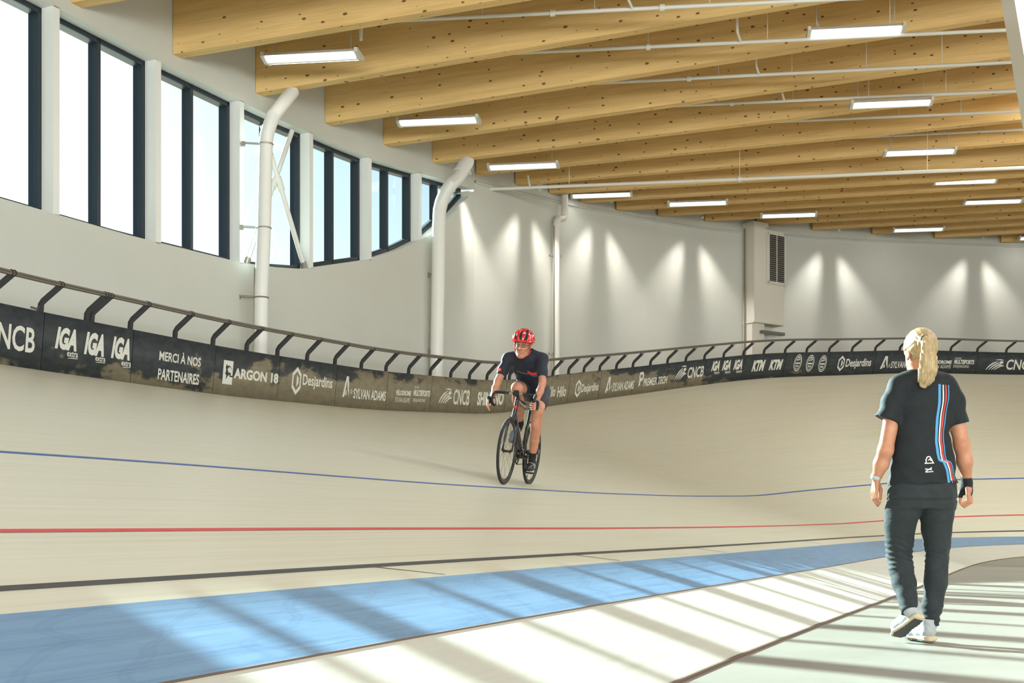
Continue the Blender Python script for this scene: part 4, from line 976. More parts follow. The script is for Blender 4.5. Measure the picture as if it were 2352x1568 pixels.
        o = G.build(name, C_['shoe'], root, Mx)
        G = Field((-.03, -.06, -.02), (L_ + .03, .06, .05), .0032)
        G.loft((0, 0, .001), (1, 0, 0), (0, 1, 0), [(-.010, 0, .012, .022, .012), (.004, 0, .012, .033, .016), (.05, 0, .012, .036, .016), (.10, .001, .012, .033, .014), (.17, .003, .010, .043, .013), (L_ - .03, .004, .012, .036, .012), (L_ + .004, .004, .018, .018, .009)], .004, 2.6)
        s_ = G.build('sole', C_['sole'], o, Mx); tag(s_, 'cream midsole')
        G = Field((-.02, -.05, -.02), (L_ + .02, .05, .02), .003)
        G.loft((0, 0, 0), (1, 0, 0), (0, 1, 0), [(.006, 0, -.001, .024, .005), (.05, 0, -.002, .030, .005), (.10, .001, -.001, .026, .005), (.17, .003, -.003, .037, .005), (L_ - .02, .004, .002, .026, .005)], .003, 2.6)
        X, Y, Z = G.coords(); G.F += (.0002 * np.sign(np.sin(X * 260)) * (Z < .0)).astype(np.float32); tag(G.build('tread', C_['tread'], o, Mx), 'dark rubber tread')
        G = Field(tuple(np.minimum(Vector(ankle), Mx @ Vector((.037, 0, .06))) - .07), tuple(np.maximum(Vector(ankle), Mx @ Vector((.037, 0, .06))) + .07), .0035); G.chain([ankle, tuple(Mx @ Vector((.037, 0, .06)))], [.036, .036], .01); G.build('sock', C_['shoe'], o)
        m = MB()
        for k in range(5):
            x = .085 + k * .017; zz = .083 - k * .0068; m.tube([Mx @ Vector((x, -.022, zz - .006)), Mx @ Vector((x + .006, 0, zz + .004)), Mx @ Vector((x, .024, zz - .006))], .0028, 6)
        q = m.build('laces', C_['s_white'], o); q['kind'] = 'stuff'
        return o
    shoe('shoe', wp(2137, 1432, -.012), (wp(2131, 0)[0], -.062, .012), (wp(2107, 0)[0], .175, .012), (0, 0, 1))
    shoe('shoe', wp(2089, 1399, -.100), wp(2113, 1420, -.14), wp(2055, 1466, .025), (-.05, .75, .60))
    return root
woman_root = woman()
# ------------------------------------------------------------------ the bicycle and its rider
TH, LEAN, BK = R(15.5), R(6.7), 1.04
_front = Vector((-.088, 13.56, 1.0701)); _rear = Vector((.18458, 14.5429, 1.0986))
_F = (_front - _rear).normalized(); _S0 = Vector((0, 0, 1)).cross(_F).normalized(); _U0 = _F.cross(_S0)
_U = math.cos(LEAN) * _U0 + math.sin(LEAN) * _S0; _S = math.cos(LEAN) * _S0 - math.sin(LEAN) * _U0
BM = Matrix((_F * BK, _S * BK, _U * BK)).transposed().to_4x4(); BM.translation = _rear      # local axes: x forward, y to the rider's left, z up
B_ = dict(frame=plain('black_frame_paint', (26, 27, 32), .22, .1, .6, coat=.6), tyre=plain('tyre_rubber', (30, 29, 30), .75), rim=plain('dark_rim', (44, 43, 44), .35, .4), spoke=plain('steel_spoke', (150, 150, 148), .3, .9), alloy=plain('silver_alloy', (176, 170, 162), .25, .9),
          tape=plain('black_bar_tape', (24, 24, 26), .7), saddle=plain('black_saddle', (28, 27, 28), .45), chain=plain('dark_chain', (60, 56, 52), .4, .8), red=plain('red_badge', (206, 58, 50), .5), decal=plain('frame_lettering', (168, 160, 150), .5),
          hred=plain('glossy_red_shell', (196, 30, 32), .18, 0, .6, coat=.8), hblk=plain('helmet_liner', (24, 24, 28), .7), strap=plain('red_strap', (176, 40, 40), .6), jersey=cloth_mat('navy_jersey', (34, 36, 48), .7, 40, .2), shorts=cloth_mat('navy_shorts', (30, 33, 46), .55, 40, .12),
          bblue=plain('print_blue', (70, 86, 128), .6), rsock=cloth_mat('black_sock', (30, 30, 32), .85), rshoe=plain('black_cycling_shoe', (30, 30, 32), .35), rshoe2=plain('sunlit_cycling_shoe', (104, 118, 134), .4), velcro=plain('shoe_strap', (150, 152, 154), .4),  # right shoe is grey-blue: the sunlight on it is put into its colour
          lens=glass('spectacle_lens', (.86, .90, .92)), wire=plain('dark_wire', (50, 46, 44), .3, .6), lip=plain('lip', (168, 104, 92), .5), eye=plain('eye_white', (206, 200, 192), .3), iris=plain('iris', (52, 44, 38), .3), brow=plain('grey_brow', (120, 104, 90), .8))
def bike():
    root = empty('road_bicycle'); root.matrix_basis = BM
    tag(root, 'black drop-bar racing bicycle ridden on the banking above the thin blue line', 'bicycle')
    def part(m, name, mat, smooth=True, parent=root, lab=None):
        o = m.build(name, mat, parent, smooth); 
        if lab: tag(o, lab)
        return o
    BB, SC, HT, HB_ = (.41, 0, .295), (.245, 0, .80), (.805, 0, .865), (.862, 0, .682)
    FH, RH = (.985, 0, .335), (0, 0, .335)
    fr = MB(); fr.tube([BB, SC, (.24, 0, .83)], [.018, .0165, .0165], 14); fr.tube([BB, (.845, 0, .715)], [.026, .023], 14); fr.tube([SC, HT], [.0165, .018], 14); fr.tube([HB_, HT], [.024, .022], 14); fr.tube([(BB[0], -.036, BB[2]), (BB[0], .036, BB[2])], .024, 14)
    for s in (-1, 1):
        fr.tube(crom([(BB[0] - .02, s * .022, BB[2]), (.30, s * .045, .305), (.12, s * .062, .325), (0, s * .064, .335)], 4), [.014] * 6 + [.010] * 7, 10)
        fr.tube(crom([(SC[0], s * .014, .775), (.18, s * .035, .645), (.09, s * .055, .485), (0, s * .063, .335)], 4), .0085, 10)
    fr.tube([(.175, -.03, .66), (.175, .03, .66)], .008, 8)
    fo = part(fr, 'frame', B_['frame'])
    part(MB().tube([(.50, 0, .812), (.75, 0, .853)], .0188, 14), 'top_tube_sleeve', B_['alloy'], True, fo, 'bare silver section of the top tube')
    part(MB().box((.832, -.016, .77), (.856, .016, .80)), 'head_badge', B_['red'], False, fo, 'red badge on the head tube')
    v, f = font_tris('ARGON', .03)
    def along(a, b, off, up, w, h):
        a = Vector(a); b = Vector(b); up = Vector(up).normalized(); P = [a + (b - a) * float(x) + up * float((y - .5) * h) + Vector(off) for x, y in v]; return P
    for s in (1, -1): mesh('lettering', along((.455, 0, .339) if s > 0 else (.70, 0, .577), (.70, 0, .577) if s > 0 else (.455, 0, .339), (0, s * .027, 0), (-.7, 0, .72) if s > 0 else (-.7, 0, .72), .3, .03), f, B_['decal'], fo)
    mesh('lettering', along((.2705, .0, .70), (.33, 0, .535), (.017, .004, .004), (.0, 1, .0), .2, .018), f, B_['decal'], fo)
    fk = MB()
    for s in (-1, 1): fk.tube(crom([(.868, s * .016, .675), (.878, s * .044, .64), (.92, s * .05, .50), (.955, s * .05, .40), (.985, s * .05, .335)], 4), [.017] * 5 + [.014] * 6 + [.010] * 6, 12)
    fk.tube([(.862, 0, .70), (.868, 0, .655)], [.024, .03], 12); part(fk, 'fork', B_['frame'])
    part(MB().tube([HT, (.795, 0, .895)], [.02, .018], 12).tube([(.797, 0, .89), (.868, 0, .918)], [.016, .017], 12).tube([(.868, -.025, .918), (.868, .025, .918)], .023, 14).box((.85, -.022, .935), (.885, .022, .952)), 'stem', B_['tape'])
    half = [(0, .868, .918), (.10, .868, .918), (.17, .866, .918), (.200, .872, .917), (.212, .90, .912), (.216, .945, .890), (.219, .958, .850), (.221, .945, .812), (.222, .905, .792), (.223, .84, .786)]
    for s in (-1, 1):
        P = crom([(x, s * y, z) for y, x, z in half], 4)
        part(MB().tube(P[:6], .013, 12), 'handlebar', B_['frame']); part(MB().tube(P[5:], [.0150] * len(P[5:]), 12), 'bar_tape', B_['tape'])
        part(MB().tube([(.868, s * .035, .918), (.868, s * .07, .918)], .0136, 12), 'bar_logo_sleeve', B_['alloy'])
    part(MB().tube([(.24, 0, .82), (.205, 0, .945)], .0136, 12).box((.165, -.02, .94), (.235, .02, .955)), 'seat_post', B_['frame'])
    G = Field((.02, -.10, .92), (.36, .10, 1.02), .004); G.loft((0, 0, 0), (1, 0, 0), (0, 1, 0), [(.06, 0, .975, .055, .018), (.10, 0, .977, .072, .020), (.15, 0, .976, .058, .020), (.21, 0, .974, .030, .019), (.28, 0, .972, .021, .016), (.325, 0, .968, .015, .012)], .01, 2.5); G.build('saddle', B_['saddle'], root)
    part(MB().tube(crom([(.08, .03, .96), (.15, .022, .945), (.25, .018, .945), (.30, .008, .96)], 3), .0035, 6).tube(crom([(.08, -.03, .96), (.15, -.022, .945), (.25, -.018, .945), (.30, -.008, .96)], 3), .0035, 6), 'saddle_rail', B_['alloy'])
    # wheels
    def wheel(c, turn, front):
        w = MB(); n = 48; name = 'front_wheel' if front else 'rear_wheel'
        hubm = MB(); hw = .048 if front else .062
        def ringprof(prof, m):
            V = []; k = len(prof)
            for i in range(n):
                a = 2 * math.pi * i / n
                for y, r in prof: V.append((c[0] + r * math.cos(a), y, c[2] + r * math.sin(a)))
            return mesh('tyre' if m == B_['tyre'] else 'rim', V, grid_faces(n, k, True, True, True), m, None, None, True)
        ty = ringprof([(.0125 * math.cos(a), .3225 + .0125 * math.sin(a)) for a in np.linspace(0, 2 * math.pi, 11)[:-1]], B_['tyre'])
        rim = ringprof([(-.010, .318), (-.011, .306), (-.009, .290), (0, .281), (.009, .290), (.011, .306), (.010, .318), (0, .314)], B_['rim'])
        hub = hubm.tube([(c[0], -hw, c[2]), (c[0], -hw * .72, c[2]), (c[0], -hw * .70, c[2]), (c[0], hw * .70, c[2]), (c[0], hw * .72, c[2]), (c[0], hw, c[2])], [.009, .009, .012, .012, .009, .009], 14)
        for s in (-1, 1): hubm.tube([(c[0], s * hw * .66, c[2]), (c[0], s * hw * .74, c[2])], .021, 16)
        wo = empty(name); wo.parent = root
        ty.parent = wo; rim.parent = wo; part(hubm, 'hub', B_['wire'], True, wo)
        N = 20 if front else 24; off = turn
        for k in range(N):
            a = 2 * math.pi * k / N + off; s = 1 if k % 2 else -1; a2 = a + (.28 if (k // 2) % 2 else -.28) * 3.0
            part(MB().tube([(c[0] + .019 * math.cos(a2), s * hw * .68, c[2] + .019 * math.sin(a2)), (c[0] + .288 * math.cos(a), s * .003, c[2] + .288 * math.sin(a))], .00115, 4), 'spoke', B_['spoke'], False, wo)
        part(MB().tube([(c[0] + .283 * math.cos(off + .2), 0, c[2] + .283 * math.sin(off + .2)), (c[0] + .245 * math.cos(off + .2), 0, c[2] + .245 * math.sin(off + .2))], .0035, 6), 'valve', B_['wire'], True, wo)
        part(MB().tube([(c[0], -hw - .012, c[2]), (c[0], hw + .012, c[2])], .006, 8).bar((c[0], hw + .01, c[2]), (c[0] - .01, hw + .014, c[2] + .05), .008, .006), 'quick_release', B_['alloy'], True, wo)
    wheel(FH, .1, True); wheel(RH, -1.4, False)
    # drivetrain: rider's right side is -y
    def disc(c, r, y0, y1, name, mat, teeth=0, inner=0, parent=root):
        m = MB(); n = teeth * 2 if teeth else 28; V = []; 
        for (rr, y) in ((inner, y0), (r, y0), (r, y1), (inner, y1)):
            for i in range(n):
                a = 2 * math.pi * i / n; q = rr - (.004 if teeth and rr == r and i % 2 else 0); V.append((c[0] + q * math.cos(a), y, c[2] + q * math.sin(a)))
        return mesh(name, V, grid_faces(4, n, True, True, False), mat, parent)
    disc(BB, .088, -.047, -.043, 'chainring', B_['chain'], 40, .066); disc(RH, .034, -.050, -.032, 'sprocket', B_['chain'], 15, .010)
    sp = MB()
    for k in range(5):
        a = 2 * math.pi * k / 5 + .3; sp.bar((BB[0], -.045, BB[2]), (BB[0] + .07 * math.cos(a), -.045, BB[2] + .07 * math.sin(a)), .016, .006, (0, 1, 0))
    part(sp, 'spider', B_['wire'], False)
    PL, PR = (.455, .125, .135), (.365, -.125, .455)
    for (pd, s) in ((PL, 1), (PR, -1)):
        part(MB().bar((BB[0], s * .058, BB[2]), (pd[0], s * .072, pd[2]), .024, .014, (0, 1, 0)).tube([(BB[0], s * .03, BB[2]), (BB[0], s * .066, BB[2])], .016, 10), 'crank_arm', B_['wire'], False)
        part(MB().tube([(pd[0], s * .072, pd[2]), (pd[0], s * .165, pd[2])], .006, 8).box((pd[0] - .038, pd[1] - .035, pd[2] - .009), (pd[0] + .038, pd[1] + .035, pd[2] + .009)), 'pedal', B_['tape'], False)
    ch = [(BB[0], BB[2] + .088), (.2, .347), (0, .335 + .034), (-.034, .335), (-.01, .303), (.035, .255), (.030, .21), (.055, .195), (.075, .215), (.2, .215), (BB[0], BB[2] - .088), (BB[0] + .062, BB[2] - .062), (BB[0] + .088, BB[2]), (BB[0] + .062, BB[2] + .062)]
    part(MB().tube([(x, -.045, z) for x, z in ch], .0045, 6, closed=True), 'chain', B_['chain'], False)
    part(MB().bar((.005, -.055, .31), (.03, -.06, .262), .02, .012).bar((.03, -.052, .262), (.055, -.052, .205), .016, .008).tube([(.03, -.048, .258), (.03, -.040, .258)], .017, 12).tube([(.055, -.048, .208), (.055, -.040, .208)], .017, 12), 'derailleur', B_['wire'])
    part(MB().tube(crom([(.44, .0, .45), (.455, .034, .45), (.475, .034, .36), (.50, .0, .33)], 3), .003, 5).tube(crom([(.44, .0, .45), (.455, -.034, .45), (.475, -.034, .36), (.50, .0, .33)], 3), .003, 5), 'bottle_cage', B_['wire'])
    return root
bike_root = bike()

def rider():
    root = empty('person'); root.matrix_basis = BM
    tag(root, 'cyclist in red helmet, spectacles, navy jersey and shorts, leaning over the drop bars', 'person')
    A_ = lambda *p: np.array(p, float)
    hipL, hipR = (.235, .085, .985), (.235, -.085, .985)
    kneeL, ankL = (.60, .170, .755), (.385, .110, .305)
    kneeR, ankR = (.655, -.055, .985), (.335, -.075, .635)
    shL, shR = (.60, .160, 1.305), (.625, -.195, 1.275)
    elL, elR = (.745, .228, 1.045), (.755, -.238, 1.030)
    wrL, wrR = (.885, .222, .850), (.895, -.236, .845)
    T0, T1 = Vector((.20, 0, .985)), Vector((.66, -.012, 1.345)); TD = (T1 - T0).normalized()
    # --- body
    F = Field((.0, -.34, .10), (1.06, .34, 1.60), .0045)
    F.loft(T0, TD, (0, 1, 0), [(-.02, 0, 0, .12, .09), (.08, 0, -.01, .13, .10), (.25, 0, 0, .125, .09), (.42, -.005, 0, .14, .095), (.52, -.01, 0, .12, .075)], .03)
    F.cone((.62, -.012, 1.32), (.70, -.018, 1.375), .062, .055, .03)
    for sh, el, wr in ((shL, elL, wrL), (shR, elR, wrR)):
        F.chain([sh, tuple(A_(*sh) * .5 + A_(*el) * .5), el, tuple(A_(*el) * .6 + A_(*wr) * .4), wr], [.052, .043, .037, .037, .026], .02)
    F.chain([hipL, (.42, .13, .88), kneeL], [.095, .082, .056], .03); F.chain([kneeL, (.555, .158, .64), (.46, .135, .47), ankL], [.056, .058, .047, .034], .02); F.ell((.625, .172, .765), (.040, .046, .050), .03)
    F.cone((.49, .148, .62), (.42, .125, .47), .045, .032, .03)
    F.chain([hipR, (.45, -.075, .985), kneeR], [.095, .085, .058], .03); F.chain([kneeR, (.565, -.060, .87), (.44, -.070, .75), ankR], [.057, .058, .048, .034], .02); F.ell((.672, -.055, .985), (.042, .046, .052), .03)
    F.cone((.52, -.062, .86), (.40, -.07, .735), .045, .034, .03)
    # hands on the drops: palm, four unequal curled fingers, thumb
    for s, wr, bar in ((1, wrL, A_(.942, .221, .808)), (-1, wrR, A_(.942, -.221, .806))):
        y = s * .221 if s > 0 else -.232; wr = A_(*wr)
        kb = [A_(.955 - .004 * i, y + s * (.030), .850 - .019 * i) for i in range(4)]
        pc = np.mean(kb, 0)
        F.cone(tuple(wr), tuple(wr * .4 + pc * .6), .026, .030, .015, (0, 1, 0), .62)
        for i, kq in enumerate(kb):
            F.cone(tuple(wr * .5 + kq * .5), tuple(kq), .014, .0115, .008)
            ln = (.95, 1.06, 1.0, .82)[i]
            if s > 0:     # closed round the bar
                m_ = A_(.987, y + .012, .835 - .020 * i); t_ = A_(.975, y - .024 * ln, .828 - .020 * i)
            else:         # loosely open, tips hanging below the bar
                m_ = A_(.985, y + s * .018, .812 - .018 * i); t_ = A_(.985 - .004 * i, y + s * (.020 - .008 * i), .775 - .014 * i - .012 * ln)
            F.cone(tuple(kq), tuple(m_), .0105, .0095, .003); F.cone(tuple(m_), tuple(t_), .0095, .0075, .003)
        F.chain([tuple(wr * .55 + pc * .45 - A_(0, s * .02, 0)), (.935, y - s * .028, .845), (.965, y - s * .034, .825)], [.014, .0115, .009], .006)
    # head
    hc = A_(.742, -.018, 1.432); RH_ = Matrix.Rotation(R(2), 4, 'Z') @ Matrix.Rotation(R(10), 4, 'Y'); R3 = RH_.to_3x3()
    hv = lambda x, y, z: tuple(hc + np.array(R3 @ Vector((x, y, z))))
    F.ell(hv(-.005, 0, .035), (.094, .074, .090), .02, RH_); F.ell(hv(.035, 0, -.045), (.060, .060, .082), .03, RH_)
    F.ell(hv(.070, 0, -.118), (.026, .031, .022), .028, RH_); F.cone(hv(.03, .045, -.095), hv(.070, .015, -.122), .020, .018, .02); F.cone(hv(.03, -.045, -.095), hv(.070, -.015, -.122), .020, .018, .02)
    for s in (-1, 1):
        F.ell(hv(.083, s * .030, -.012), (.016, .017, .012), .010, RH_, 's'); F.ell(hv(.066, s * .043, -.042), (.020, .017, .014), .016, RH_)
        F.ell(hv(.084, s * .026, .004), (.014, .024, .008), .008, RH_); e = hv(.004, s * .080, -.018); F.ell(e, (.020, .014, .034), .006, RH_); F.ell(hv(.020, s * .089, -.014), (.010, .006, .016), .004, RH_, 's')
        F.cone(hv(.092, s * .019, -.056), hv(.086, s * .033, -.090), .0035, .0028, .007, op='s'); F.cone(hv(.078, s * .056, -.058), hv(.062, s * .053, -.090), .004, .003, .014, op='s')
    F.chain([hv(.089, 0, -.004), hv(.108, 0, -.044), hv(.102, 0, -.054)], [.0085, .0115, .009], .010)
    for s in (-1, 1): F.ell(hv(.096, s * .011, -.052), (.010, .007, .007), .006, RH_)
    F.ell(hv(.090, 0, -.082), (.008, .022, .0045), .006, RH_); F.ell(hv(.089, 0, -.093), (.008, .019, .005), .006, RH_); F.cone(hv(.101, -.020, -.0875), hv(.101, .020, -.0875), .0022, .0022, .003, op='s')
    F.build('body', C_['skin_m'], root)
    lo_ = lambda pts: [Vector(p) for p in pts]
    for s in (-1, 1):
        for nm, r, x, mt in (('eye', .0105, .0705, 'eye'), ('iris', .0056, .0772, 'iris')):
            G = Field(tuple(np.array(hv(x, s * .030, -.012)) - .014), tuple(np.array(hv(x, s * .030, -.012)) + .014), .0018); G.ell(hv(x, s * .030, -.012), (r * .8, r, r * .42), .001); G.build(nm, B_[mt], root)
        MB().tube(crom([hv(.092, s * .014, .008), hv(.094, s * .028, .013), hv(.084, s * .044, .008)], 3), [.0042] * 6 + [.0018], 6).build('eyebrow', B_['brow'], root, True)
    MB().tube(crom([hv(.0935, -.022, -.0905), hv(.0985, -.010, -.0870), hv(.0995, 0, -.0866), hv(.0985, .010, -.0870), hv(.0935, .022, -.0905)], 3), [.0012] * 2 + [.0026] * 9 + [.0012] * 2, 6).build('mouth', B_['lip'], root, True)
    # spectacles
    sp = empty('spectacles'); sp.parent = root
    for s in (-1, 1):
        o = [hv(.101 - .010 * abs(math.cos(a) * .5 + .5) ** 2, s * (.031 + .0245 * np.sign(math.cos(a)) * abs(math.cos(a)) ** .6), -.013 + .0135 * np.sign(math.sin(a)) * abs(math.sin(a)) ** .7) for a in np.linspace(0, 2 * math.pi, 17)[:-1]]
        MB().tube(o, .0014, 5, closed=True).build('rim', B_['wire'], sp); mesh('lens', o, [tuple(range(16))], B_['lens'], sp)
        MB().tube([hv(.090, s * .056, -.008), hv(.06, s * .073, -.006), hv(.0, s * .080, -.004)], .0018, 5).build('temple', B_['wire'], sp)
    MB().tube([hv(.103, -.008, -.010), hv(.107, 0, -.007), hv(.103, .008, -.010)], .0016, 5).build('bridge', B_['wire'], sp)
    # helmet: black liner, vented red shell, straps
    he = empty('helmet'); he.parent = root
    G = Field(tuple(hc + A_(-.20, -.14, -.03)), tuple(hc + A_(.16, .14, .20)), .0035)
    G.ell(hv(-.012, 0, .046), (.128, .100, .098), .01, RH_); G.clip(hv(0, 0, .018), tuple(R3 @ Vector((.12, 0, -1)))); tag(G.build('liner', B_['hblk'], he), 'black inner foam seen through the vents')
    G = Field(tuple(hc + A_(-.22, -.15, -.04)), tuple(hc + A_(.18, .15, .20)), .003)
    G.ell(hv(-.014, 0, .046), (.144, .114, .111), .01, RH_)
    G.ell(hv(-.014, 0, .030), (.118, .092, .095), .004, RH_, 's')
    for y, w, x0 in ((-.090, .0160, .0), (-.048, .0170, .03), (-.002, .0160, .035), (.044, .0170, .03), (.088, .0160, .0)):
        for (a, c) in (((.135 - abs(y) * .5, y * 1.16, .052), (.06 - abs(y) * .2, y * 1.02, .15 - abs(y) * .5)), ((.035, y * .95, .165 - abs(y) * .55), (-.06, y * .95, .160 - abs(y) * .55)), ((-.085, y * 1.0, .145 - abs(y) * .5), (-.15, y * 1.1, .07))):
            G.cone(hv(*a), hv(*c), w, w * .85, .004, op='s')
    G.clip(hv(0, 0, .012), tuple(R3 @ Vector((.10, 0, -1))))
    G.build('shell', B_['hred'], he)
    rimp = [hv(-.014 + .142 * math.cos(a), .113 * math.sin(a), .020 + .012 * math.cos(a)) for a in np.linspace(0, 2 * math.pi, 33)[:-1]]
    MB().tube(rimp, .0075, 8, closed=True).build('brim', B_['hred'], he, True)
    for s in (-1, 1):
        MB().tube(crom([hv(.02, s * .083, .02), hv(.022, s * .080, -.045), hv(.035, s * .060, -.105), hv(.052, s * .018, -.142), hv(.054, 0, -.145)], 4), .0048, 6).build('chin_strap', B_['strap'], he, True)
        MB().tube(crom([hv(-.05, s * .085, .02), hv(-.02, s * .083, -.03), hv(.022, s * .080, -.050)], 4), .004, 6).build('chin_strap', B_['strap'], he, True)
    # --- jersey
    G = Field((.0, -.34, .86), (.86, .34, 1.45), .0048)
    G.loft(T0, TD, (0, 1, 0), [(-.06, 0, .0, .135, .10), (.02, 0, .0, .150, .115), (.12, 0, -.008, .150, .118), (.25, 0, .0, .146, .110), (.38, -.005, .0, .160, .112), (.47, -.010, -.002, .150, .098), (.54, -.012, .0, .110, .078), (.585, -.012, .004, .066, .066)], .02, 2.3)
    G.chain([(.60, -.05, 1.33), shR], [.073, .060], .04); G.chain([(.60, .03, 1.33), shL], [.073, .060], .04)
    T_ = G.F.copy(); G.F[:] = 5
    for sh, el in ((shL, elL), (shR, elR)):
        G.chain([sh, tuple(A_(*sh) * .45 + A_(*el) * .55), el], [.060, .050, .044], .03)
        d = A_(*el) - A_(*sh); L_ = np.linalg.norm(d); n = d / L_; p = A_(*sh) + d * .74; X, Y, Z = G.coords()
        dd = (X - p[0]) * n[0] + (Y - p[1]) * n[1] + (Z - p[2]) * n[2]; side = Y * np.sign(sh[1]) > 0; G.F = np.where(side, np.maximum(G.F, dd), G.F).astype(np.float32)
    X, Y, Z = G.coords(); h = np.clip(.5 + .5 * (G.F - T_) / .03, 0, 1); G.F = (G.F * (1 - h) + T_ * h - .03 * h * (1 - h)).astype(np.float32)
    G.F += (.002 * np.sin(X * 50 + Y * 34 + Z * 22) + .0016 * np.sin(Z * 80 - Y * 40)).astype(np.float32)
    G.clip((.63, -.012, 1.375), (.62, 0, .78)); G.clip((.235, 0, .93), tuple(-TD * 1.0))
    je = G.build('jersey', B_['jersey'], root); bj = bvh_of(je)
    def patch(name, pl, mat, par=je, bv_=None, dr=(-1, 0, 0)):
        o = [(1.2, a, c) for a, c in pl]; n = len(o)
        m_ = []; 
        for i in range(n):                      # fan of thin grids so that the print follows the cloth
            pass
        return decal(name, bv_ or bj, o, [tuple(range(n))], dr, mat, par, .004, .0)
    def band(name, top, bot, mat, n=14):
        pts = []; 
        for i in range(n):
            t = i / (n - 1); tp = np.interp(t, np.linspace(0, 1, len(top)), [q[0] for q in top]), np.interp(t, np.linspace(0, 1, len(top)), [q[1] for q in top]); bt = np.interp(t, np.linspace(0, 1, len(bot)), [q[0] for q in bot]), np.interp(t, np.linspace(0, 1, len(bot)), [q[1] for q in bot])
            for k in range(4): u = k / 3; pts.append((1.2, tp[0] * (1 - u) + bt[0] * u, tp[1] * (1 - u) + bt[1] * u))
        return decal(name, bj, pts, [tuple(map(int, q)) for q in grid_faces(n, 4)], (-1, 0, 0), mat, je, .003, .0)
    band('chest_print', [(.020, 1.172), (.07, 1.155), (.135, 1.185)], [(.020, 1.150), (.07, 1.132), (.135, 1.155)], B_['red'])
    band('chest_print', [(.020, 1.147), (.07, 1.129), (.135, 1.152)], [(.030, 1.137), (.07, 1.118), (.135, 1.138)], B_['bblue'])
    band('chest_line', [(-.10, 1.165), (-.05, 1.150), (.02, 1.143)], [(-.10, 1.161), (-.05, 1.146), (.02, 1.139)], B_['velcro'])
    cb_ = [(1.2, -.232 + .020 * math.cos(a), 1.150 + .020 * math.sin(a)) for a in np.linspace(0, 2 * math.pi, 17)[:-1]]
    decal('sleeve_badge', bj, cb_, [tuple(range(16))], (-1, 0, 0), B_['red'], je, .004, 0); decal('sleeve_badge_mark', bj, [(1.2, -.232 + .009 * math.cos(a), 1.150 + .007 * math.sin(a)) for a in np.linspace(0, 2 * math.pi, 9)[:-1]], [tuple(range(8))], (-1, 0, 0), C_['s_white'], je, .0055, 0)
    MB().tube(crom([(.655, -.075, 1.365), (.705, -.045, 1.335), (.715, -.015, 1.325), (.705, .025, 1.338), (.66, .05, 1.37)], 4), .006, 6).build('collar_trim', B_['strap'], je, True)
    # --- shorts
    G = Field((.0, -.24, .68), (.72, .28, 1.14), .0048)
    G.loft(T0, TD, (0, 1, 0), [(-.09, 0, 0, .10, .075), (-.04, 0, 0, .142, .105), (.05, 0, 0, .152, .116), (.12, 0, 0, .146, .110)], .02)
    T_ = G.F.copy(); out = T_
    for hip, mid, kn, cut in ((hipL, (.42, .13, .88), kneeL, .70), (hipR, (.45, -.075, .985), kneeR, .66)):
        G.F = np.full_like(T_, 5.0); G.chain([hip, mid, kn], [.108, .090, .066], .03)
        d = A_(*kn) - A_(*hip); n = d / np.linalg.norm(d); p = A_(*hip) + d * cut; X, Y, Z = G.coords()
        leg = np.maximum(G.F, (X - p[0]) * n[0] + (Y - p[1]) * n[1] + (Z - p[2]) * n[2]); h = np.clip(.5 + .5 * (leg - out) / .025, 0, 1); out = leg * (1 - h) + out * h - .025 * h * (1 - h)
    G.F = out.astype(np.float32); G.build('shorts', B_['shorts'], root)
    # --- gloves (fingerless), socks, shoes
    for s, wr in ((1, wrL), (-1, wrR)):
        y = s * .221 if s > 0 else -.232; wr_ = A_(*wr); G = Field((.84, min(s * .16, s * .30), .74), (1.02, max(s * .16, s * .30), .90), .0032)
        kb = [A_(.955 - .004 * i, y + s * .030, .850 - .019 * i) for i in range(4)]; pc = np.mean(kb, 0)
        G.chain([tuple(wr_), tuple(wr_ * .4 + pc * .6)], [.034, .036], .015, (0, 1, 0), .70)
        for kq in kb: G.cone(tuple(wr_ * .5 + kq * .5), tuple(kq), .018, .0150, .010)
        for i, kq in enumerate(kb):
            m_ = A_(.987, y + .012, .835 - .020 * i) if s > 0 else A_(.985, y + s * .018, .812 - .018 * i); G.cone(tuple(kq), tuple(kq * .55 + m_ * .45), .0142, .0132, .004)
        G.cone(tuple(wr_ * .55 + pc * .45 - A_(0, s * .02, 0)), (.935, y - s * .028, .845), .017, .0150, .008)
        d = A_(*wr) - A_(*(elL if s > 0 else elR)); n = d / np.linalg.norm(d); G.clip(tuple(wr_ - n * .002), tuple(-n)); G.build('glove', C_['grip'], root)
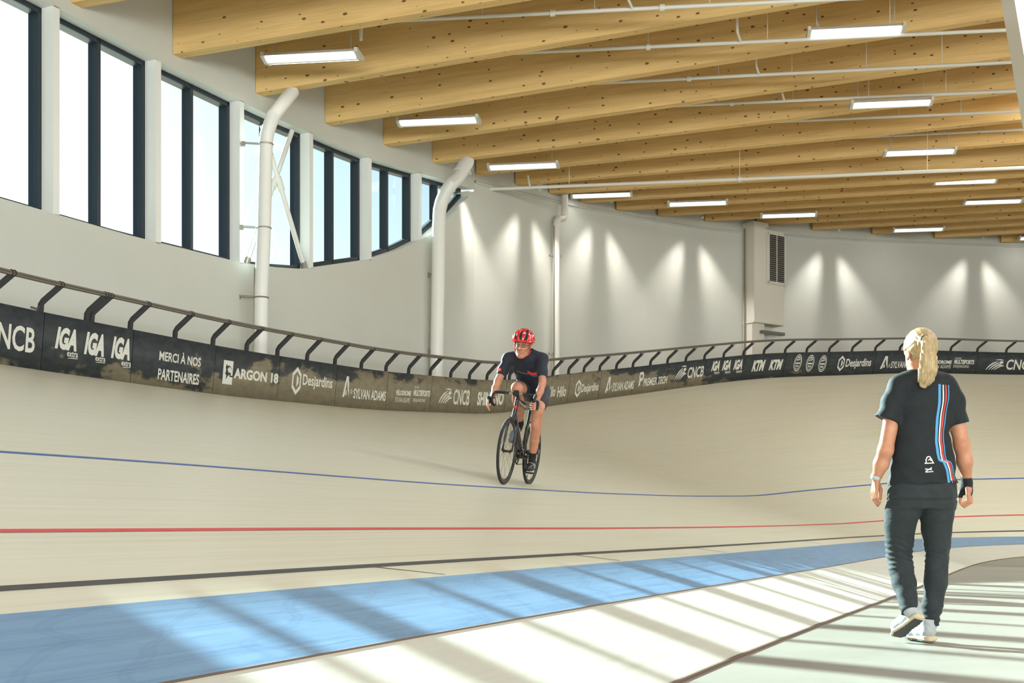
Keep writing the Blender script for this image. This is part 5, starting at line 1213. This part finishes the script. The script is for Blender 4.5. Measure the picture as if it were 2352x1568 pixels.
    def cshoe(ank, heel, toe, mat, up):
        h = Vector(heel); t = Vector(toe); fx = (t - h).normalized(); L_ = (t - h).length; fz = Vector(up); fz = (fz - fx * fz.dot(fx)).normalized(); fy = fz.cross(fx); Mx = Matrix((fx, fy, fz)).transposed().to_4x4(); Mx.translation = h
        G = Field((-.04, -.06, -.02), (L_ + .04, .06, .13), .0035); G.chain([(.03, 0, .040), (.09, 0, .042), (.16, 0, .036), (L_ - .03, 0, .028)], [.034, .036, .040, .028], .02); G.cone((.03, 0, .05), (.03, 0, .085), .036, .037, .02); G.clip((0, 0, .006), (0, 0, -1)); G.clip((0, 0, .092), (-.1, 0, 1))
        o = G.build('cycling_shoe', mat, root, Mx)
        G = Field((-.03, -.06, -.02), (L_ + .03, .06, .03), .0035); G.loft((0, 0, .004), (1, 0, 0), (0, 1, 0), [(-.006, 0, 0, .024, .008), (.05, 0, 0, .032, .007), (.10, 0, 0, .030, .006), (.17, 0, 0, .041, .007), (L_ - .01, 0, .003, .026, .007)], .004, 2.6); G.build('sole', B_['tape'], o, Mx)
        for k in range(3):
            x = .085 + k * .042; r = (.037, .040, .038)[k]; zc = (.042, .037, .031)[k]
            MB().tube([Mx @ Vector((x + .004 * math.sin(a), (r + .002) * math.cos(a), zc + (r + .002) * math.sin(a))) for a in np.linspace(-.15, math.pi + .15, 12)], .0052, 6).build('strap', B_['velcro'], o)
        return o
    for ank, kn, heel, toe, mat, up in ((ankL, kneeL, (.325, .112, .172), (.585, .128, .152), B_['rshoe'], (0, 0, 1)), (ankR, kneeR, (.262, -.082, .598), (.430, -.128, .415), B_['rshoe2'], (.72, 0, .68))):
        a = A_(*ank); d = A_(*kn) - a; n = d / np.linalg.norm(d); G = Field(tuple(a - .13), tuple(a + .13), .0035); hl = A_(*heel); tt = A_(*toe)
        G.chain([tuple(a + n * .09), tuple(a), tuple(hl * .75 + tt * .25 + (a - hl) * .35)], [.043, .039, .036], .01); p = a + n * .055; G.clip(tuple(p), tuple(n)); G.build('sock', B_['rsock'], root)
        cshoe(ank, heel, toe, mat, up)
    return root
rider_root = rider()
